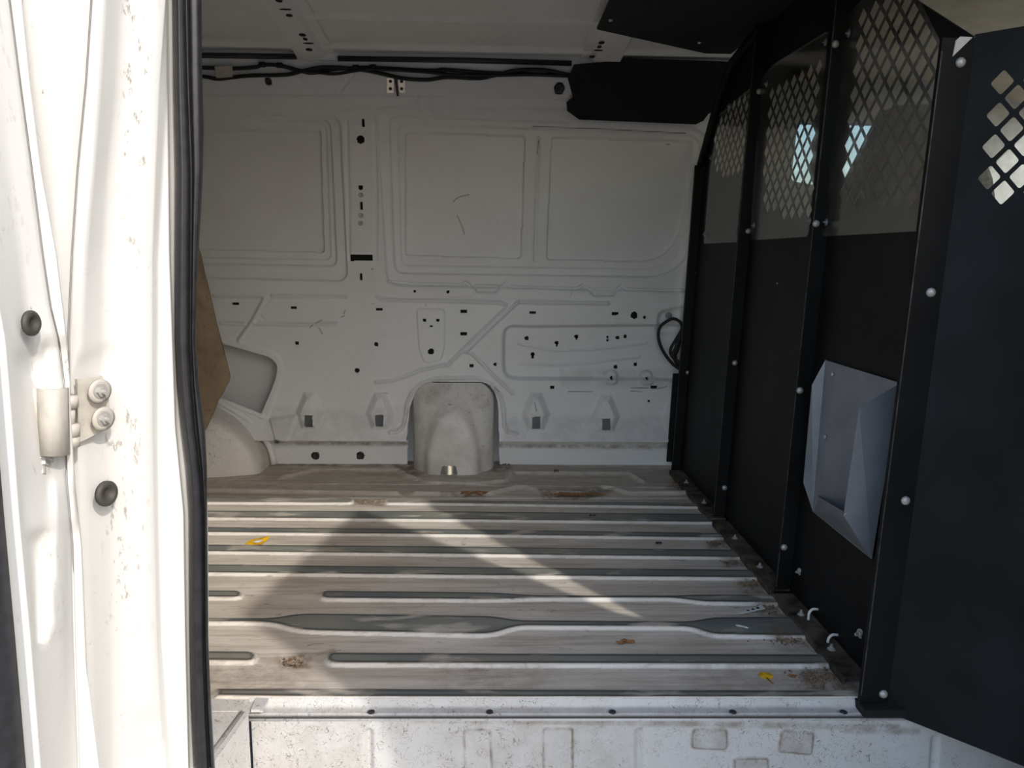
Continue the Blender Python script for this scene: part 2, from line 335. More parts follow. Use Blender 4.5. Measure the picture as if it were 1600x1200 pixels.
# ------------------------------------------------------------------ pressed sheet metal: a fine grid with relief and real holes
class Relief:
    def __init__(s, u, v):
        s.u, s.v = u, v; s.U, s.V = np.meshgrid(u, v); s.U = s.U.copy(); s.V = s.V.copy()
        s.D = np.zeros_like(s.U); s.hole = np.zeros_like(s.U, bool); s.done = np.zeros_like(s.U, bool)
        s.cell = min(np.diff(u).min(), np.diff(v).min()); s.at = {}
    def _win(s, P, m):
        P = np.asarray(P); i = np.searchsorted(s.u, [P[:, 0].min()-m, P[:, 0].max()+m]); j = np.searchsorted(s.v, [P[:, 1].min()-m, P[:, 1].max()+m])
        return slice(max(j[0]-1, 0), j[1]+1), slice(max(i[0]-1, 0), i[1]+1)
    def _dist(s, W, P, closed=True):
        X = np.stack([s.U[W], s.V[W]], -1); best = np.full(X.shape[:2], 1e9); near = np.zeros_like(X); P = np.asarray(P, float)
        n = len(P)
        for i in range(n if closed else n-1):
            a, b = P[i], P[(i+1) % n]; d = b-a; L = d@d
            if L < 1e-14: continue
            t = np.clip(((X-a)@d)/L, 0, 1); q = a+t[..., None]*d; dd = np.hypot(*(np.moveaxis(X-q, -1, 0)))
            k = dd < best; best[k] = dd[k]; near[k] = q[k]
        return best, near
    def sdf(s, P, m):
        W = s._win(P, m); d, near = s._dist(W, P)
        ins = inside(np.stack([s.U[W].ravel(), s.V[W].ravel()], 1), P).reshape(d.shape)
        return W, np.where(ins, -d, d), near
    def snap(s, W, d, near):
        k = (np.abs(d) < .55*s.cell) & ~s.done[W]
        s.U[W] = np.where(k, near[..., 0], s.U[W]); s.V[W] = np.where(k, near[..., 1], s.V[W]); s.done[W] |= k
        return np.where(k, 0, d)
    def step(s, P, depth, width=.0, sharp=False):
        """inside the outline the sheet moves by depth; the slope lies outside over width"""
        W, d, near = s.sdf(P, width+.02)
        if sharp: d = s.snap(W, d, near); f = (d < -1e-6).astype(float)
        else:
            t = np.clip(1-d/max(width, 1e-6), 0, 1); f = t*t*(3-2*t)
        s.D[W] += depth*f; return W, f
    def ramp_step(s, P, depth, width):
        W, d, near = s.sdf(P, .01); t = np.clip(-d/width, 0, 1); s.D[W] += depth*t
    def bead(s, P, h, width, closed=False, att=None):
        W = s._win(P, width); d, _ = s._dist(W, P, closed); t = np.clip(1-d/width, 0, 1); f = t*t*(3-2*t); s.D[W] += h*f
    def cut(s, P):
        W, d, near = s.sdf(P, .02); d = s.snap(W, d, near); s.hole[W] |= d < -1e-6
    def paintm(s, name, P, val=1., soft=.0):
        a = s.at.setdefault(name, np.zeros_like(s.U)); W, d, _ = s.sdf(P, soft+.01)
        a[W] = np.maximum(a[W], val*np.clip(1-d/max(soft, 1e-6), 0, 1) if soft else val*(d <= 0))
    def line(s, name, P, width, val=1.):
        a = s.at.setdefault(name, np.zeros_like(s.U)); W = s._win(P, width+.004); d, _ = s._dist(W, P, False); a[W] = np.maximum(a[W], val*np.clip(1.3-d/width, 0, 1))
    def build(s, name, fn, mat, parent=None):
        nv, nu = s.U.shape; co = fn(s.U, s.V, s.D).reshape(-1, 3)
        idx = np.arange(nv*nu).reshape(nv, nu)
        q = np.stack([idx[:-1, :-1], idx[:-1, 1:], idx[1:, 1:], idx[1:, :-1]], -1).reshape(-1, 4)
        q = q[~s.hole.ravel()[q].any(1)]
        me = bpy.data.meshes.new(name); me.vertices.add(len(co)); me.vertices.foreach_set('co', co.astype(np.float32).ravel())
        me.loops.add(q.size); me.loops.foreach_set('vertex_index', q.ravel().astype(np.int32))
        me.polygons.add(len(q)); me.polygons.foreach_set('loop_start', (np.arange(len(q))*4).astype(np.int32))
        me.polygons.foreach_set('loop_total', np.full(len(q), 4, np.int32)); me.polygons.foreach_set('use_smooth', np.ones(len(q), bool))
        for k, a in s.at.items():
            t = me.attributes.new(k, 'FLOAT', 'POINT'); t.data.foreach_set('value', a.astype(np.float32).ravel())
        me.update(calc_edges=True); me.validate()
        return link(name, me, mat, parent)

# ================================================================== far side wall of the cargo bay
u = np.concatenate([np.arange(-2.2, -1.12, .03), np.arange(-1.12, .80, .003)])
v = np.concatenate([np.arange(-.03, .096, .003), np.arange(.098, .1045, .0025), np.arange(.107, 1.396, .003)])
W = Relief(u, v)
def wp(pts, r=0, n=5):
    P = wxz(pts); return round_poly(P, r, n) if np.any(r) else P
S = 1/436.
# window blanks: nested frames, innermost is the outer skin seen through the cut-out
W.step(wp([(120, 178), (528, 182), (541, 438), (120, 428)], .035), .020, .007)
W.step(wp([(130, 186), (512, 188), (523, 415), (130, 407)], .026), .014, .006)
W.step(wp([(135, 191), (505, 193), (513, 405), (135, 398)], .02), .006, .005)
W.step(wp([(140, 199), (496.5, 201.5), (503, 394.5), (140, 384)], .010), .022, sharp=True)
W.step(wp([(588, 168), (1150, 176), (1135, 456), (606, 445)], .045), .014, .007)
W.step(wp([(608, 181), (1090, 200), (1108, 216), (1100, 300), (1086, 362), (1070, 412), (1030, 432), (617, 426)], [.03, .03, .03, .05, .05, .06, .06, .035]), .017, .006)
W.step(wp([(621, 192), (1084, 209), (1098, 222), (1090, 300), (1077, 365), (1058, 404), (1020, 420), (627, 414)], [.025, .03, .03, .05, .05, .06, .06, .025]), .008, .005)
W.step(wp([(631.5, 204.5), (821.5, 209), (815, 404), (631.5, 399)], .014), .022, sharp=True)
W.step(wp([(864, 211), (1088, 218), (1079, 306), (1066, 368), (1046, 397), (1016, 409), (855, 406)], [.014, .02, .2, .2, .1, .12, .016]), .022, sharp=True)
W.bead(wp([(843, 213), (840, 300), (837, 406)]), .007, .009)
W.bead(wp([(541, 190), (544, 300), (545, 405)]), .007, .010)
W.bead(wp([(585, 192), (588, 300), (587, 405)]), .007, .010)
# rail above the windows
W.bead(wp([(150, 146), (560, 147), (886, 152), (1100, 160)]), .006, .008)
W.bead(wp([(150, 166), (560, 166), (886, 172)]), -.004, .012)
W.bead(wp([(468, 121), (490, 143)]), .006, .007); W.bead(wp([(552, 115), (530, 143)]), .006, .007)
for cx in (651.5, 673): W.bead(wp([(cx, 150), (cx+1, 171)]), .005, .006)
# ledge line below the windows with its two clip notches
W.bead(wp([(606, 440), (640, 443.5), (722, 445.5), (727, 441), (734, 447), (744, 458), (776, 458), (786, 446), (790, 442), (797, 449), (903, 451.5), (911, 446), (920, 452), (928, 461), (958, 461), (966, 452), (972, 447), (980, 452.5), (1100, 455)]), .013, .007)
W.step(wp([(742, 446), (780, 447), (774, 456), (746, 455)]), -.012, .006)
W.step(wp([(922, 452), (964, 453), (958, 460), (928, 459)]), .012, .005)
W.bead(wp([(895, 455), (894, 463), (888, 467), (800, 466), (590, 465)]), .003, .005)
# pressed beads of the lower wall
for P in ([(335, 462), (412, 463)], [(425, 463), (480, 462.5), (541, 463)], [(345, 505), (381, 506)], [(399, 506), (460, 507), (527, 506)],
          [(416, 465), (396, 502), (375, 531)], [(590, 464), (600, 468), (720, 471), (783, 473), (791, 477), (789, 483), (745, 525), (700, 570)],
          [(809, 472), (950, 474)], [(809, 472), (770, 508), (728, 550)], [(728, 550), (738, 553), (770, 585), (801, 615)],
          [(588, 597), (612, 595), (632, 589), (655, 579), (680, 573), (697, 570)]):
    wide = len(P) == 3 and P[0] == (416, 465)
    W.bead(wp(P), -.010 if not wide else -.013, .009 if not wide else .014)
W.bead(wp([(425, 465), (410, 480), (406, 494), (412, 499)]), .004, .006)
arch = wp([(610, 675), (622, 674), (630, 666), (634, 651), (636, 630), (643, 614), (657, 600), (680, 591), (745, 590), (767, 600), (782, 616), (787, 638), (788, 665), (793, 675), (807, 677.5)])
W.bead(arch, -.011, .010)
W.step(wp([(652, 484), (694, 484), (694, 540), (688, 562), (664, 566), (656, 545)], .012), -.005, .005)
# long oval recess
W.step(wp([(790, 512), (822, 514), (1010, 512), (1085, 512), (1085, 592), (1010, 590), (822, 590), (790, 588)], [.07]*8), .030, .014)
for P in ([(812, 538), (840, 545), (870, 549), (920, 548), (966, 543), (1011, 537)], [(812, 570), (870, 571.5), (921, 569), (961, 563), (1000, 559)]): W.bead(wp(P), -.005, .007)
for c in ((955, 590), (1011, 591)): W.step(circ(wxz([c])[0], .018), -.016, .014)
W.step(wp([(1033, 492), (1090, 478), (1090, 515), (1033, 520)], .02), .014, .02)
# hex bosses with their square pockets
for (x, y) in ((484, 654), (594, 654), (837, 655), (946, 658), (1056, 661)):
    W.ramp_step(wp([(x-9, y-42), (x+9, y-42), (x+23, y-8), (x+13, y+17), (x-13, y+17), (x-23, y-8)]), -.024, .022)
for (x, y) in ((484, 656), (594, 656), (837, 659), (946, 661.5), (1054, 663)): W.cut(wp([(x-5.5, y-9), (x+5.5, y-9), (x+5.5, y+9), (x-5.5, y+9)]))
W.step(wp([(424, 656), (462, 650), (448, 688), (432, 686)]), -.012, .008)
# openings
W.step(wp([(330, 523), (354, 528), (430, 552), (441, 566), (439, 592), (416, 656), (330, 620)], .02), -.006, .006)
W.cut(wp([(320, 528), (352, 538), (424, 559), (434, 571), (431, 592), (409, 645), (346, 620), (320, 610)], [0, .01, .02, .02, .02, .005, .005, 0]))
archo = wp([(637, 740), (638, 690), (640, 640), (648, 617), (658, 604), (672, 597.5), (756, 597.5), (768, 606), (776, 622), (778, 640), (779, 690), (780, 740)], [0, .01, .03, .03, .02, .02, .02, .02, .03, .03, .01, 0])
W.cut(archo)
SMALL = []
def rc(c, r): P = circ(wxz([c])[0], r*S*.97, 14); W.cut(P); SMALL.append(P)
def sl(c, w_, h_): W.cut(wp([(c[0]-w_/2, c[1]-h_/2), (c[0]+w_/2, c[1]-h_/2), (c[0]+w_/2, c[1]+h_/2), (c[0]-w_/2, c[1]+h_/2)])); SMALL.append(wp([(c[0]-w_/2, c[1]-h_/2), (c[0]+w_/2, c[1]+h_/2)]))
for c, r in (((563.5, 218), 5.2), ((419, 127.5), 4.6), ((874, 138.5), 7.2), ((563.7, 293), 3), ((564, 304.5), 2.6), ((564, 336.5), 2.6), ((563.5, 348.5), 2.6),
             ((464, 536), 2.6), ((558, 579), 3), ((588, 538), 2.6), ((648, 455), 1.7), ((700, 456), 1.7), ((663.5, 500), 2.1), ((684, 500), 2.1), ((673.7, 549), 4.2),
             ((991, 492.5), 5), ((823.5, 530), 2.8), ((871, 537), 2.6), ((902, 527), 2.6), ((833, 555.5), 2.6), ((967, 529), 2.4), ((979, 527), 2.4), ((964, 575), 2.4), ((995, 571), 2.4), ((951, 528), 1.4), ((951, 533), 1.4),
             ((956, 591), 1.7), ((1011, 592), 1.7), ((1007, 496), 1.7), ((1014, 627), 1.7), ((773.5, 569.5), 2), ((493, 712), 6.2), ((563, 712), 6.2), ((377, 647), 1.8)): rc(c, r)
for c, a, b in (((567.5, 192), 2.8, 11), ((564.5, 321), 2.8, 11), ((564, 432), 2.4, 9), ((565, 402.5), 33, 9), ((368, 474.5), 9, 3), ((459, 480.5), 9, 3), ((593, 483.5), 9, 3), ((724.5, 486.5), 9, 3),
                ((724.5, 521.5), 9, 3), ((832, 488.5), 9, 3), ((961, 490), 9, 3), ((736.5, 571.5), 5, 3), ((862.5, 605.5), 5, 3), ((1021.5, 605), 8.5, 3.4), ((432, 689), 6, 5), ((673.7, 509.5), 3.2, 2.4),
                ((871, 540.5), 2.2, 4), ((902, 530), 2.2, 4), ((833, 559), 2.2, 4)): sl(c, a, b)
fb = bmesh.new()  # black sheets added behind the small holes as the shade inside them
def black_sheet(P, off=.016):
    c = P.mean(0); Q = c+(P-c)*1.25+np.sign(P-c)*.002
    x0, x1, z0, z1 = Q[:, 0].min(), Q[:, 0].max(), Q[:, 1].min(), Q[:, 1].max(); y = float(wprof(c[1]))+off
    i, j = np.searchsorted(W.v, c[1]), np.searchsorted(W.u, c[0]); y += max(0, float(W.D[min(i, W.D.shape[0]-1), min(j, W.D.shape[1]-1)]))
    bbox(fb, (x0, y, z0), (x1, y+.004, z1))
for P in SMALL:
    if P[:, 1].mean() < 1.22: black_sheet(P)
# scrapes and grime
for P in ([(833, 195), (960, 200), (1075, 206)], [(843, 216), (841, 238)], [(707, 313), (715, 306), (732, 302)], [(713, 335), (720, 350), (725, 365)], [(888, 611.5), (925, 611.5)], [(986, 606.5), (1014, 606)], [(986, 611), (1003, 612)],
          [(1028, 607), (1042, 604)], [(835, 627), (838, 642)], [(537, 491), (539, 485)], [(494, 505), (502, 500)], [(498, 512), (504, 522)], [(602, 613), (606, 615)], [(580, 420), (583, 421)], [(484, 512), (490, 507)], [(533, 495), (538, 494)], [(1045, 222), (1053, 221)], [(655, 607), (650, 613)], [(772, 604), (780, 612)]): W.line('scuff_shade', wp(P), .0016, .85)
W.line('dirt', wp([(432, 692), (638, 693)]), .010, .8); W.line('dirt', wp([(780, 696), (1062, 699)]), .010, .8)
for P in ([(560, 640), (632, 640), (636, 690), (560, 690)], [(790, 650), (1060, 655), (1060, 694), (790, 690)], [(420, 640), (560, 645), (560, 688), (430, 688)], [(880, 582), (1050, 585), (1050, 602), (880, 602)]): W.paintm('dirt', wp(P), .22, .02)
W.at.setdefault('scuff_shade', np.zeros_like(W.U))
wall = W.build('wall_back', lambda U, V, D: np.stack([U, wprof(V)+D, V], -1), 'wall')
setp(wall, 'white pressed metal side wall with window blanks, pockets and slots', 'wall', kind='structure')
bmobj('hole_shade_backing', fb, 'black_sheet', wall)
# outer skin behind the cut-outs
us = np.array([-2.3, .9]); prof = [(-.1, 2.885), (.2, 2.885), (.7, 2.865), (1.2, 2.80), (1.42, 2.66)]
vs_ = [(x, y, z) for z, y in prof for x in us]
mesh('outer_skin', vs_, [(2*i, 2*i+1, 2*i+3, 2*i+2) for i in range(len(prof)-1)], 'skin', wall)

# rounded housing standing in the wall arch
Zt = onY(702, 598, 2.78)[2]; xl, xr = onY(646, 690, 2.78)[0], onY(772, 690, 2.78)[0]; xc, hw = (xl+xr)/2, (xr-xl)/2
nz, na = 40, 49; vv = []
for i in range(nz+1):
    t = i/nz; z = -.012+t*(Zt+.012)
    top = max(0, (t-.72)/.28); wdt = hw*(1-.30*top**3.2)
    dep = .098*(1-t**2.8)+.012
    for k in range(na):
        a = math.pi*k/(na-1); c, s_ = math.cos(a), math.sin(a)
        ex = .72
        x = xc-wdt*math.copysign(abs(c)**ex, c); y = 2.79-dep*(s_**.80)
        dome = max(0, 1-((x-xc)/(hw*.72))**2-((z-.02)/(Zt*.80))**2)
        y -= .026*min(1, dome*3)**1.5
        vv.append((x, y, z))
ff = [(i*na+k, i*na+k+1, (i+1)*na+k+1, (i+1)*na+k) for i in range(nz) for k in range(na-1)]
hs = mesh('filler_housing', vv, ff, 'arch', wall, True)
# shiny steel patch at its foot
b0 = onfloor(702, 741); pv = []; pn = 11
for j in range(3):
    for k in range(pn):
        a = -1+2*k/(pn-1); yy = b0[1]-.020+.030*abs(a)**2.2; pv.append((b0[0]+a*.048, yy-.004+.002*j, .004+.030*(j/2)*(1-.55*abs(a)**2)+.004*(k % 2)*(j == 2)))
mesh('shiny_patch', pv, [(j*pn+k, j*pn+k+1, (j+1)*pn+k+1, (j+1)*pn+k) for j in range(2) for k in range(pn-1)], 'steel', hs, True)

# rear wheel arch
cxw, aw, bw = -1.225, .425, .275
def arcp(t, da=0.): return (cxw+(aw-da)*math.cos(t), (bw-da)*math.sin(t))
prof = [(2.80, 0.), (2.70, .002), (2.672, .006), (2.660, .014), (2.654, .026), (2.640, .075), (2.622, .13), (2.612, .20), (2.606, .27)]
nt_ = 40; vv = []
for (Y, da) in prof:
    for k in range(nt_+1):
        x, z = arcp(math.pi*k/nt_, da); vv.append((x, Y+.02*(1-k/nt_)*0, z-.008))
ff = [(i*(nt_+1)+k, i*(nt_+1)+k+1, (i+1)*(nt_+1)+k+1, (i+1)*(nt_+1)+k) for i in range(len(prof)-1) for k in range(nt_)]
n_ = len(vv); last = (len(prof)-1)*(nt_+1); ff.append(tuple(last+k for k in range(nt_+1)))
wa = mesh('wheel_arch', vv, ff, 'arch', wall, True)
fl = []
for t in np.linspace(0.02, math.pi*.95, 40): x, z = arcp(t, -.016); fl.append((x, 2.776, z+.0))
tube('arch_flange', fl, .012, 'wall', wa, 8)

# plugs / small hardware on the wall
for i, c in enumerate(((493, 712), (563, 712), (874, 138.5), (419, 127.5))):
    P = onwall(*c); rr = (6.2, 6.2, 7.2, 4.6)[i]*S
    stud('rubber_plug', bpy.data.meshes.get('plug_me') or lathe_me('plug_me', [(1, 0), (1, .12), (.85, .25), (.6, .12), (0, .12)], 16, 'rubber'), P+np.array([0, .004, 0]), (0, -1, 0) if i < 2 else (0, -.805, -.593), rr, wall)
for c in ((564, 304.5), (564, 336.5), (563.5, 348.5)):
    P = onwall(*c); stud('rivet_nut', bpy.data.meshes.get('rivnut') or lathe_me('rivnut', [(.45, .05), (.5, .2), (.95, .22), (1, 0)], 14, 'zinc'), P, (0, -1, .13), 3.9*S, wall)
P = onwall(1045, 493, -.004); stud('blanking_disc', lathe_me('blank', [(1, 0), (1, .2), (.8, .25), (0, .25)], 16, 'galv'), P, (0, -1, 0), .012, wall)
RN = np.array([0, -.805, -.593])
for x0, x1 in ((604.5, 615.5), (622, 633)):
    A = [onwall(*q, -.004) for q in ((x0, 121), (x1, 121), (x1, 144.5), (x0, 144.5))]; B = [p+RN*.003 for p in A]
    br = mesh('bracket_plate', A+B, [(0, 1, 2, 3), (4, 5, 6, 7), (0, 1, 5, 4), (1, 2, 6, 5), (2, 3, 7, 6), (3, 0, 4, 7)], 'steel', wall)
    for yy in (127, 138.5):
        stud('screw', bpy.data.meshes.get('screw_me') or lathe_me('screw_me', [(1, 0), (1, .3), (.55, .35), (.5, .1), (0, .1)], 12, 'rubber'), onwall((x0+x1)/2, yy, -.0075), RN, .0052, br)
q0, q1 = onwall(617, 120, -.004), onwall(620.5, 147, -.004)
mesh('bracket_spine', [q0, q0+np.array([.006, 0, 0]), q1+np.array([.006, 0, 0]), q1, q0+RN*.015, q0+RN*.015+np.array([.006, 0, 0]), q1+RN*.015+np.array([.006, 0, 0]), q1+RN*.015], [(0, 1, 2, 3), (4, 5, 6, 7), (0, 1, 5, 4), (1, 2, 6, 5), (2, 3, 7, 6), (3, 0, 4, 7)], 'rubber', wall)

# ================================================================== cargo floor with worn ribs
RH = .0068; SK = .0115                                     # the sill runs a little askew
ribs = [
 [[325, 797, 808], [700, 798, 811], [1100, 802, 815], [1112, 803, 815]],
 [[325, 822.5, 831], [720, 826, 834.5], [1125, 832, 839.5]],
 [[325, 850, 861], [720, 853, 865], [1148, 858, 870]],
 [[325, 881, 894], [720, 885, 898], [1180, 889.5, 902]],
 [[325, 921.5, 932], [376, 921.8, 932.3]],
 [[503, 922, 934], [720, 924, 935.5], [775, 925, 936], [835, 929, 933.5], [1055, 929.5, 933.5], [1095, 928, 939.5], [1207, 928, 941]],
 [[325, 964, 970.5], [425, 965, 971], [468, 957.5, 984], [540, 958, 986], [770, 961.5, 990], [806, 968, 977], [1080, 970, 978.5], [1112, 963.5, 990.5], [1236, 962.5, 992.5]],
 [[325, 1016.5, 1031], [398, 1017, 1032]],
 [[512, 1018.5, 1035], [860, 1020.5, 1036], [1278, 1021.5, 1037]],
 [[325, 776, 784], [550, 777, 785]], [[604, 780, 785], [720, 781, 786], [1085, 785, 791]],
 [[340, 1075, 1086], [475, 1075, 1088], [860, 1076.5, 1089], [1338, 1078, 1089.5]],
]
u = np.concatenate([np.arange(-2.2, -1.1, .05), np.arange(-1.1, .76, .005)]); v = np.arange(1.236, 2.845, .0025)
Fm = Relief(u, v); Fm.at['worn'] = np.zeros_like(Fm.U); Fm.at['edge'] = np.zeros_like(Fm.U); Fm.at['rim'] = np.zeros_like(Fm.U)
Fm.at['dirt'] = np.zeros_like(Fm.U); Fm.at['scuff_shade'] = np.zeros_like(Fm.U)
Hs = np.zeros_like(Fm.U)
for ri, rb in enumerate(ribs):
    rb = [list(q) for q in rb]
    far = [onfloor(q[0], q[1]+.8, RH)[:2] for q in rb]; near = [onfloor(q[0], q[2], RH)[:2] for q in rb]
    if rb[0][0] in (325, 340): far.insert(0, far[0]+(far[0]-far[1])*(1.3 if rb[0][0] == 325 else .2)*0+np.array([-.9 if rb[0][0] == 325 else 0, 0])); near.insert(0, near[0]+np.array([-.9 if rb[0][0] == 325 else 0, 0]))
    if rb[-1][0] > 1080: far.append(far[-1]+np.array([.12, 0])); near.append(near[-1]+np.array([.12, 0]))
    P = round_poly(np.array(far+near[::-1]), .03 if ri != 6 else .05, 6)
    Wd, d, _ = Fm.sdf(P, .03); sl_ = .008
    t = np.clip(1-d/sl_, 0, 1); f = t*t*(3-2*t); Hs[Wd] = np.maximum(Hs[Wd], f)
    Fm.at['worn'][Wd] = np.maximum(Fm.at['worn'][Wd], np.clip(.35-d/.004, 0, 1)*(.97 if ri not in (9, 10) else .8))
    Fm.at['rim'][Wd] = np.maximum(Fm.at['rim'][Wd], np.clip(1.4-np.abs(d+.0015)/.006, 0, 1)*(1. if ri not in (9, 10) else .5))
    Fm.at['edge'][Wd] = np.maximum(Fm.at['edge'][Wd], ((d > .0012) & (d < .0075)).astype(float))
Fm.D += RH*Hs
fp = lambda pts: np.array([onfloor(*q)[:2] for q in pts])
for P in ([(442, 747), (489, 736), (625, 735.5), (641, 746), (667, 755), (700, 757), (740, 757), (791, 752), (801, 740), (985, 741), (1004, 754)], [(325, 767), (480, 770), (620, 772)],
          [(650, 772), (700, 773), (765, 772), (807, 762), (823, 762), (849, 770), (914, 772), (940, 762), (960, 764), (983, 772), (1075, 771)]):
    Fm.bead(fp(P), .010, .022)
    a = Fm.at['edge']; Wd = Fm._win(fp(P), .03); d, _ = Fm._dist(Wd, fp(P), False); a[Wd] = np.maximum(a[Wd], (d < .010)*.5)
for P in ([(325, 755), (640, 757), (1060, 762)], [(325, 778), (1080, 779)]): Fm.bead(fp(P), -.006, .008)
for P, vv_, so_ in (([(330, 745), (430, 724), (640, 722), (660, 742), (760, 742), (780, 724), (1065, 730), (1080, 757), (325, 775)], .30, .05), ([(430, 722), (640, 722), (650, 728), (430, 727)], .9, .03), ([(775, 722), (800, 723), (790, 735), (770, 738)], .9, .03),
                   ([(610, 722), (640, 722), (655, 740), (640, 745)], 1, .03), ([(1060, 740), (1085, 757), (1080, 775), (1050, 760)], .9, .04), ([(555, 780), (600, 780), (600, 790), (555, 788)], .9, .01), ([(840, 764), (960, 766), (910, 781), (850, 780)], .85, .01), ([(690, 768), (760, 770), (755, 778), (690, 776)], .7, .01),
                   ([(1090, 1035), (1300, 1040), (1330, 1075), (1100, 1070)], .35, .05), ([(1265, 1045), (1310, 1045), (1335, 1075), (1250, 1075)], 1, .03), ([(1205, 985), (1245, 985), (1260, 1010), (1225, 1010)], .9, .03), ([(1160, 908), (1185, 906), (1200, 925), (1165, 925)], .95, .02), ([(1130, 875), (1150, 874), (1160, 884), (1135, 884)], .9, .02), ([(1110, 845), (1130, 845), (1135, 855), (1112, 856)], .9, .02),
                   ([(1185, 945), (1215, 945), (1230, 962), (1195, 960)], .9, .02), ([(330, 1040), (470, 1040), (470, 1072), (330, 1072)], .45, .06), ([(700, 1045), (840, 1045), (840, 1070), (700, 1070)], .35, .05), ([(438, 1027), (475, 1025), (478, 1042), (440, 1044)], 1., .02), ([(475, 1027), (520, 1014), (524, 1018), (478, 1036)], .7, .006)):
    Fm.paintm('dirt', fp(P), vv_, so_)
for P in ([(700, 812), (760, 813)], [(470, 992), (540, 994)]): Fm.line('scuff_shade', fp(P), .001, .4)
dc = onfloor(457, 1034)[:2]; Fm.step(circ(dc, .012, 16, .009), -.007, .010); Fm.paintm('dirt', circ(dc, .017, 16, .012), 1., .006)
floor = Fm.build('floor', lambda U, V, D: np.stack([U, np.maximum(V, 1.251-SK*U), D], -1), 'floor')
setp(floor, 'scuffed white metal cargo floor with worn grey ribs', 'floor', kind='structure')
# front edge: rounded nosing, screw ledge, then the step riser
XL = onfloor(388, 1115)[0]; Yl = 1.196
ed = Relief(np.arange(XL-.01, .76, .006), np.linspace(0, 1, 22)); ed.at['dirt'] = np.zeros_like(ed.U); ed.at['scuff_shade'] = np.zeros_like(ed.U)
EP = np.array([(0, 1.2525, .0052), (.16, 1.250, .0042), (.32, 1.2475, .000), (.45, 1.246, -.005), (.55, 1.2445, -.0085), (.62, 1.242, -.010), (.92, 1.2245, -.010), (1, 1.2240, -.024)])
for px in (580, 765, 957, 1145, 1318):
    c = onfloor(px, 1112, -.010); cy = np.interp(c[1], EP[::-1, 1], EP[::-1, 0]); ed.at['scuff_shade'] = np.maximum(ed.at['scuff_shade'], 0)
    kk = ((ed.U-c[0])/.007)**2+((ed.V-.78)/.12)**2; ed.D -= .006*np.clip(1.4-kk, 0, 1)
ed.at['dirt'] += (ed.V > .5)*.22+.06; ed.at['scuff_shade'] = np.maximum(ed.at['scuff_shade'], np.clip((ed.V-.915)/.02, 0, 1)*.95)  # front face of the ledge darkened in colour as shade in the gap
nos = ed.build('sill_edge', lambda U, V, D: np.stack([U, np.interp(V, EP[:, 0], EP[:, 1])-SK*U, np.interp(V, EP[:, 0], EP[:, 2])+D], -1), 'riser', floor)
for px in (580, 765, 957, 1145, 1318):
    c = onfloor(px, 1112, -.010); stud('sill_hole_disc', bpy.data.meshes.get('screw_me'), c+np.array([0, 0, -.0012]), (0, 0, 1), .0062, nos)  # black disc stands for the dark inside each ledge hole
Yr = 1.2235
ru, rv = np.arange(XL, 1.0, .0025), np.concatenate([np.arange(-.30, -.14, .02), np.arange(-.14, -.0205, .0025)])
Rr = Relief(ru, rv)
rp = lambda pts: np.array([[q[0], q[2]] for q in (onY(x, y, Yr) for x, y in pts)])
for P in ([(1082, 1136), (1133, 1137), (1133, 1167), (1080, 1165)], [(1219, 1137), (1268, 1141), (1264, 1174), (1214, 1169)], [(1146, 1181), (1197, 1181), (1197, 1235), (1143, 1235)], [(849, 1136), (894, 1136), (894, 1240), (849, 1240)], [(725, 1139), (765, 1138), (770, 1240), (729, 1240)]):
    Q = round_poly(rp(P), .006); Rr.step(Q, -.004, .003)
    Rr.line('dirt', np.vstack([Q, Q[:1]]), .0026, 1.); Rr.paintm('dirt', Q, .42 if P[0][0] > 1000 else .15, .002)
for P in ([(576, 1146), (577, 1260)], [(998, 1143), (998, 1260)], [(1457, 1150), (1450, 1260)]): Rr.bead(rp(P), .008, .010)
Rr.at.setdefault('scuff_shade', np.zeros_like(Rr.U)); Rr.at.setdefault('dirt', np.zeros_like(Rr.U))
for k in range(0):
    x0, y0 = rng.uniform(640, 930), rng.uniform(1124, 1215); a = rng.uniform(0, 3.14); L = rng.uniform(2, 9)
    Rr.line('scuff_shade', rp([(x0, y0), (x0+L*math.cos(a), y0+L*math.sin(a))]), .0010, .7)
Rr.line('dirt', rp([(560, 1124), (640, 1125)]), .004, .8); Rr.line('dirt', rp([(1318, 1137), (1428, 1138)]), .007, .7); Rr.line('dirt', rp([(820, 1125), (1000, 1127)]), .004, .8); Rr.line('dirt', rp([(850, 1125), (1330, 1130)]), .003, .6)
for P in ([(395, 1120), (560, 1120), (560, 1250), (395, 1250)],): Rr.paintm('dirt', rp(P), .25, .03)
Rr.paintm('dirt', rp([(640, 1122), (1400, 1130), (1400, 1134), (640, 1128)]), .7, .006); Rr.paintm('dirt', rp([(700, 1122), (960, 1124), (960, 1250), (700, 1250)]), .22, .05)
Rr.build('step_riser', lambda U, V, D: np.stack([U, Yr+D-SK*U, V], -1), 'riser', floor)
# top roll of the riser
tube('riser_lip', [(XL-.005, Yr+.003-SK*XL, -.0215), (1.0, Yr+.003-SK, -.0215)], .0036, 'riser', floor, 10)
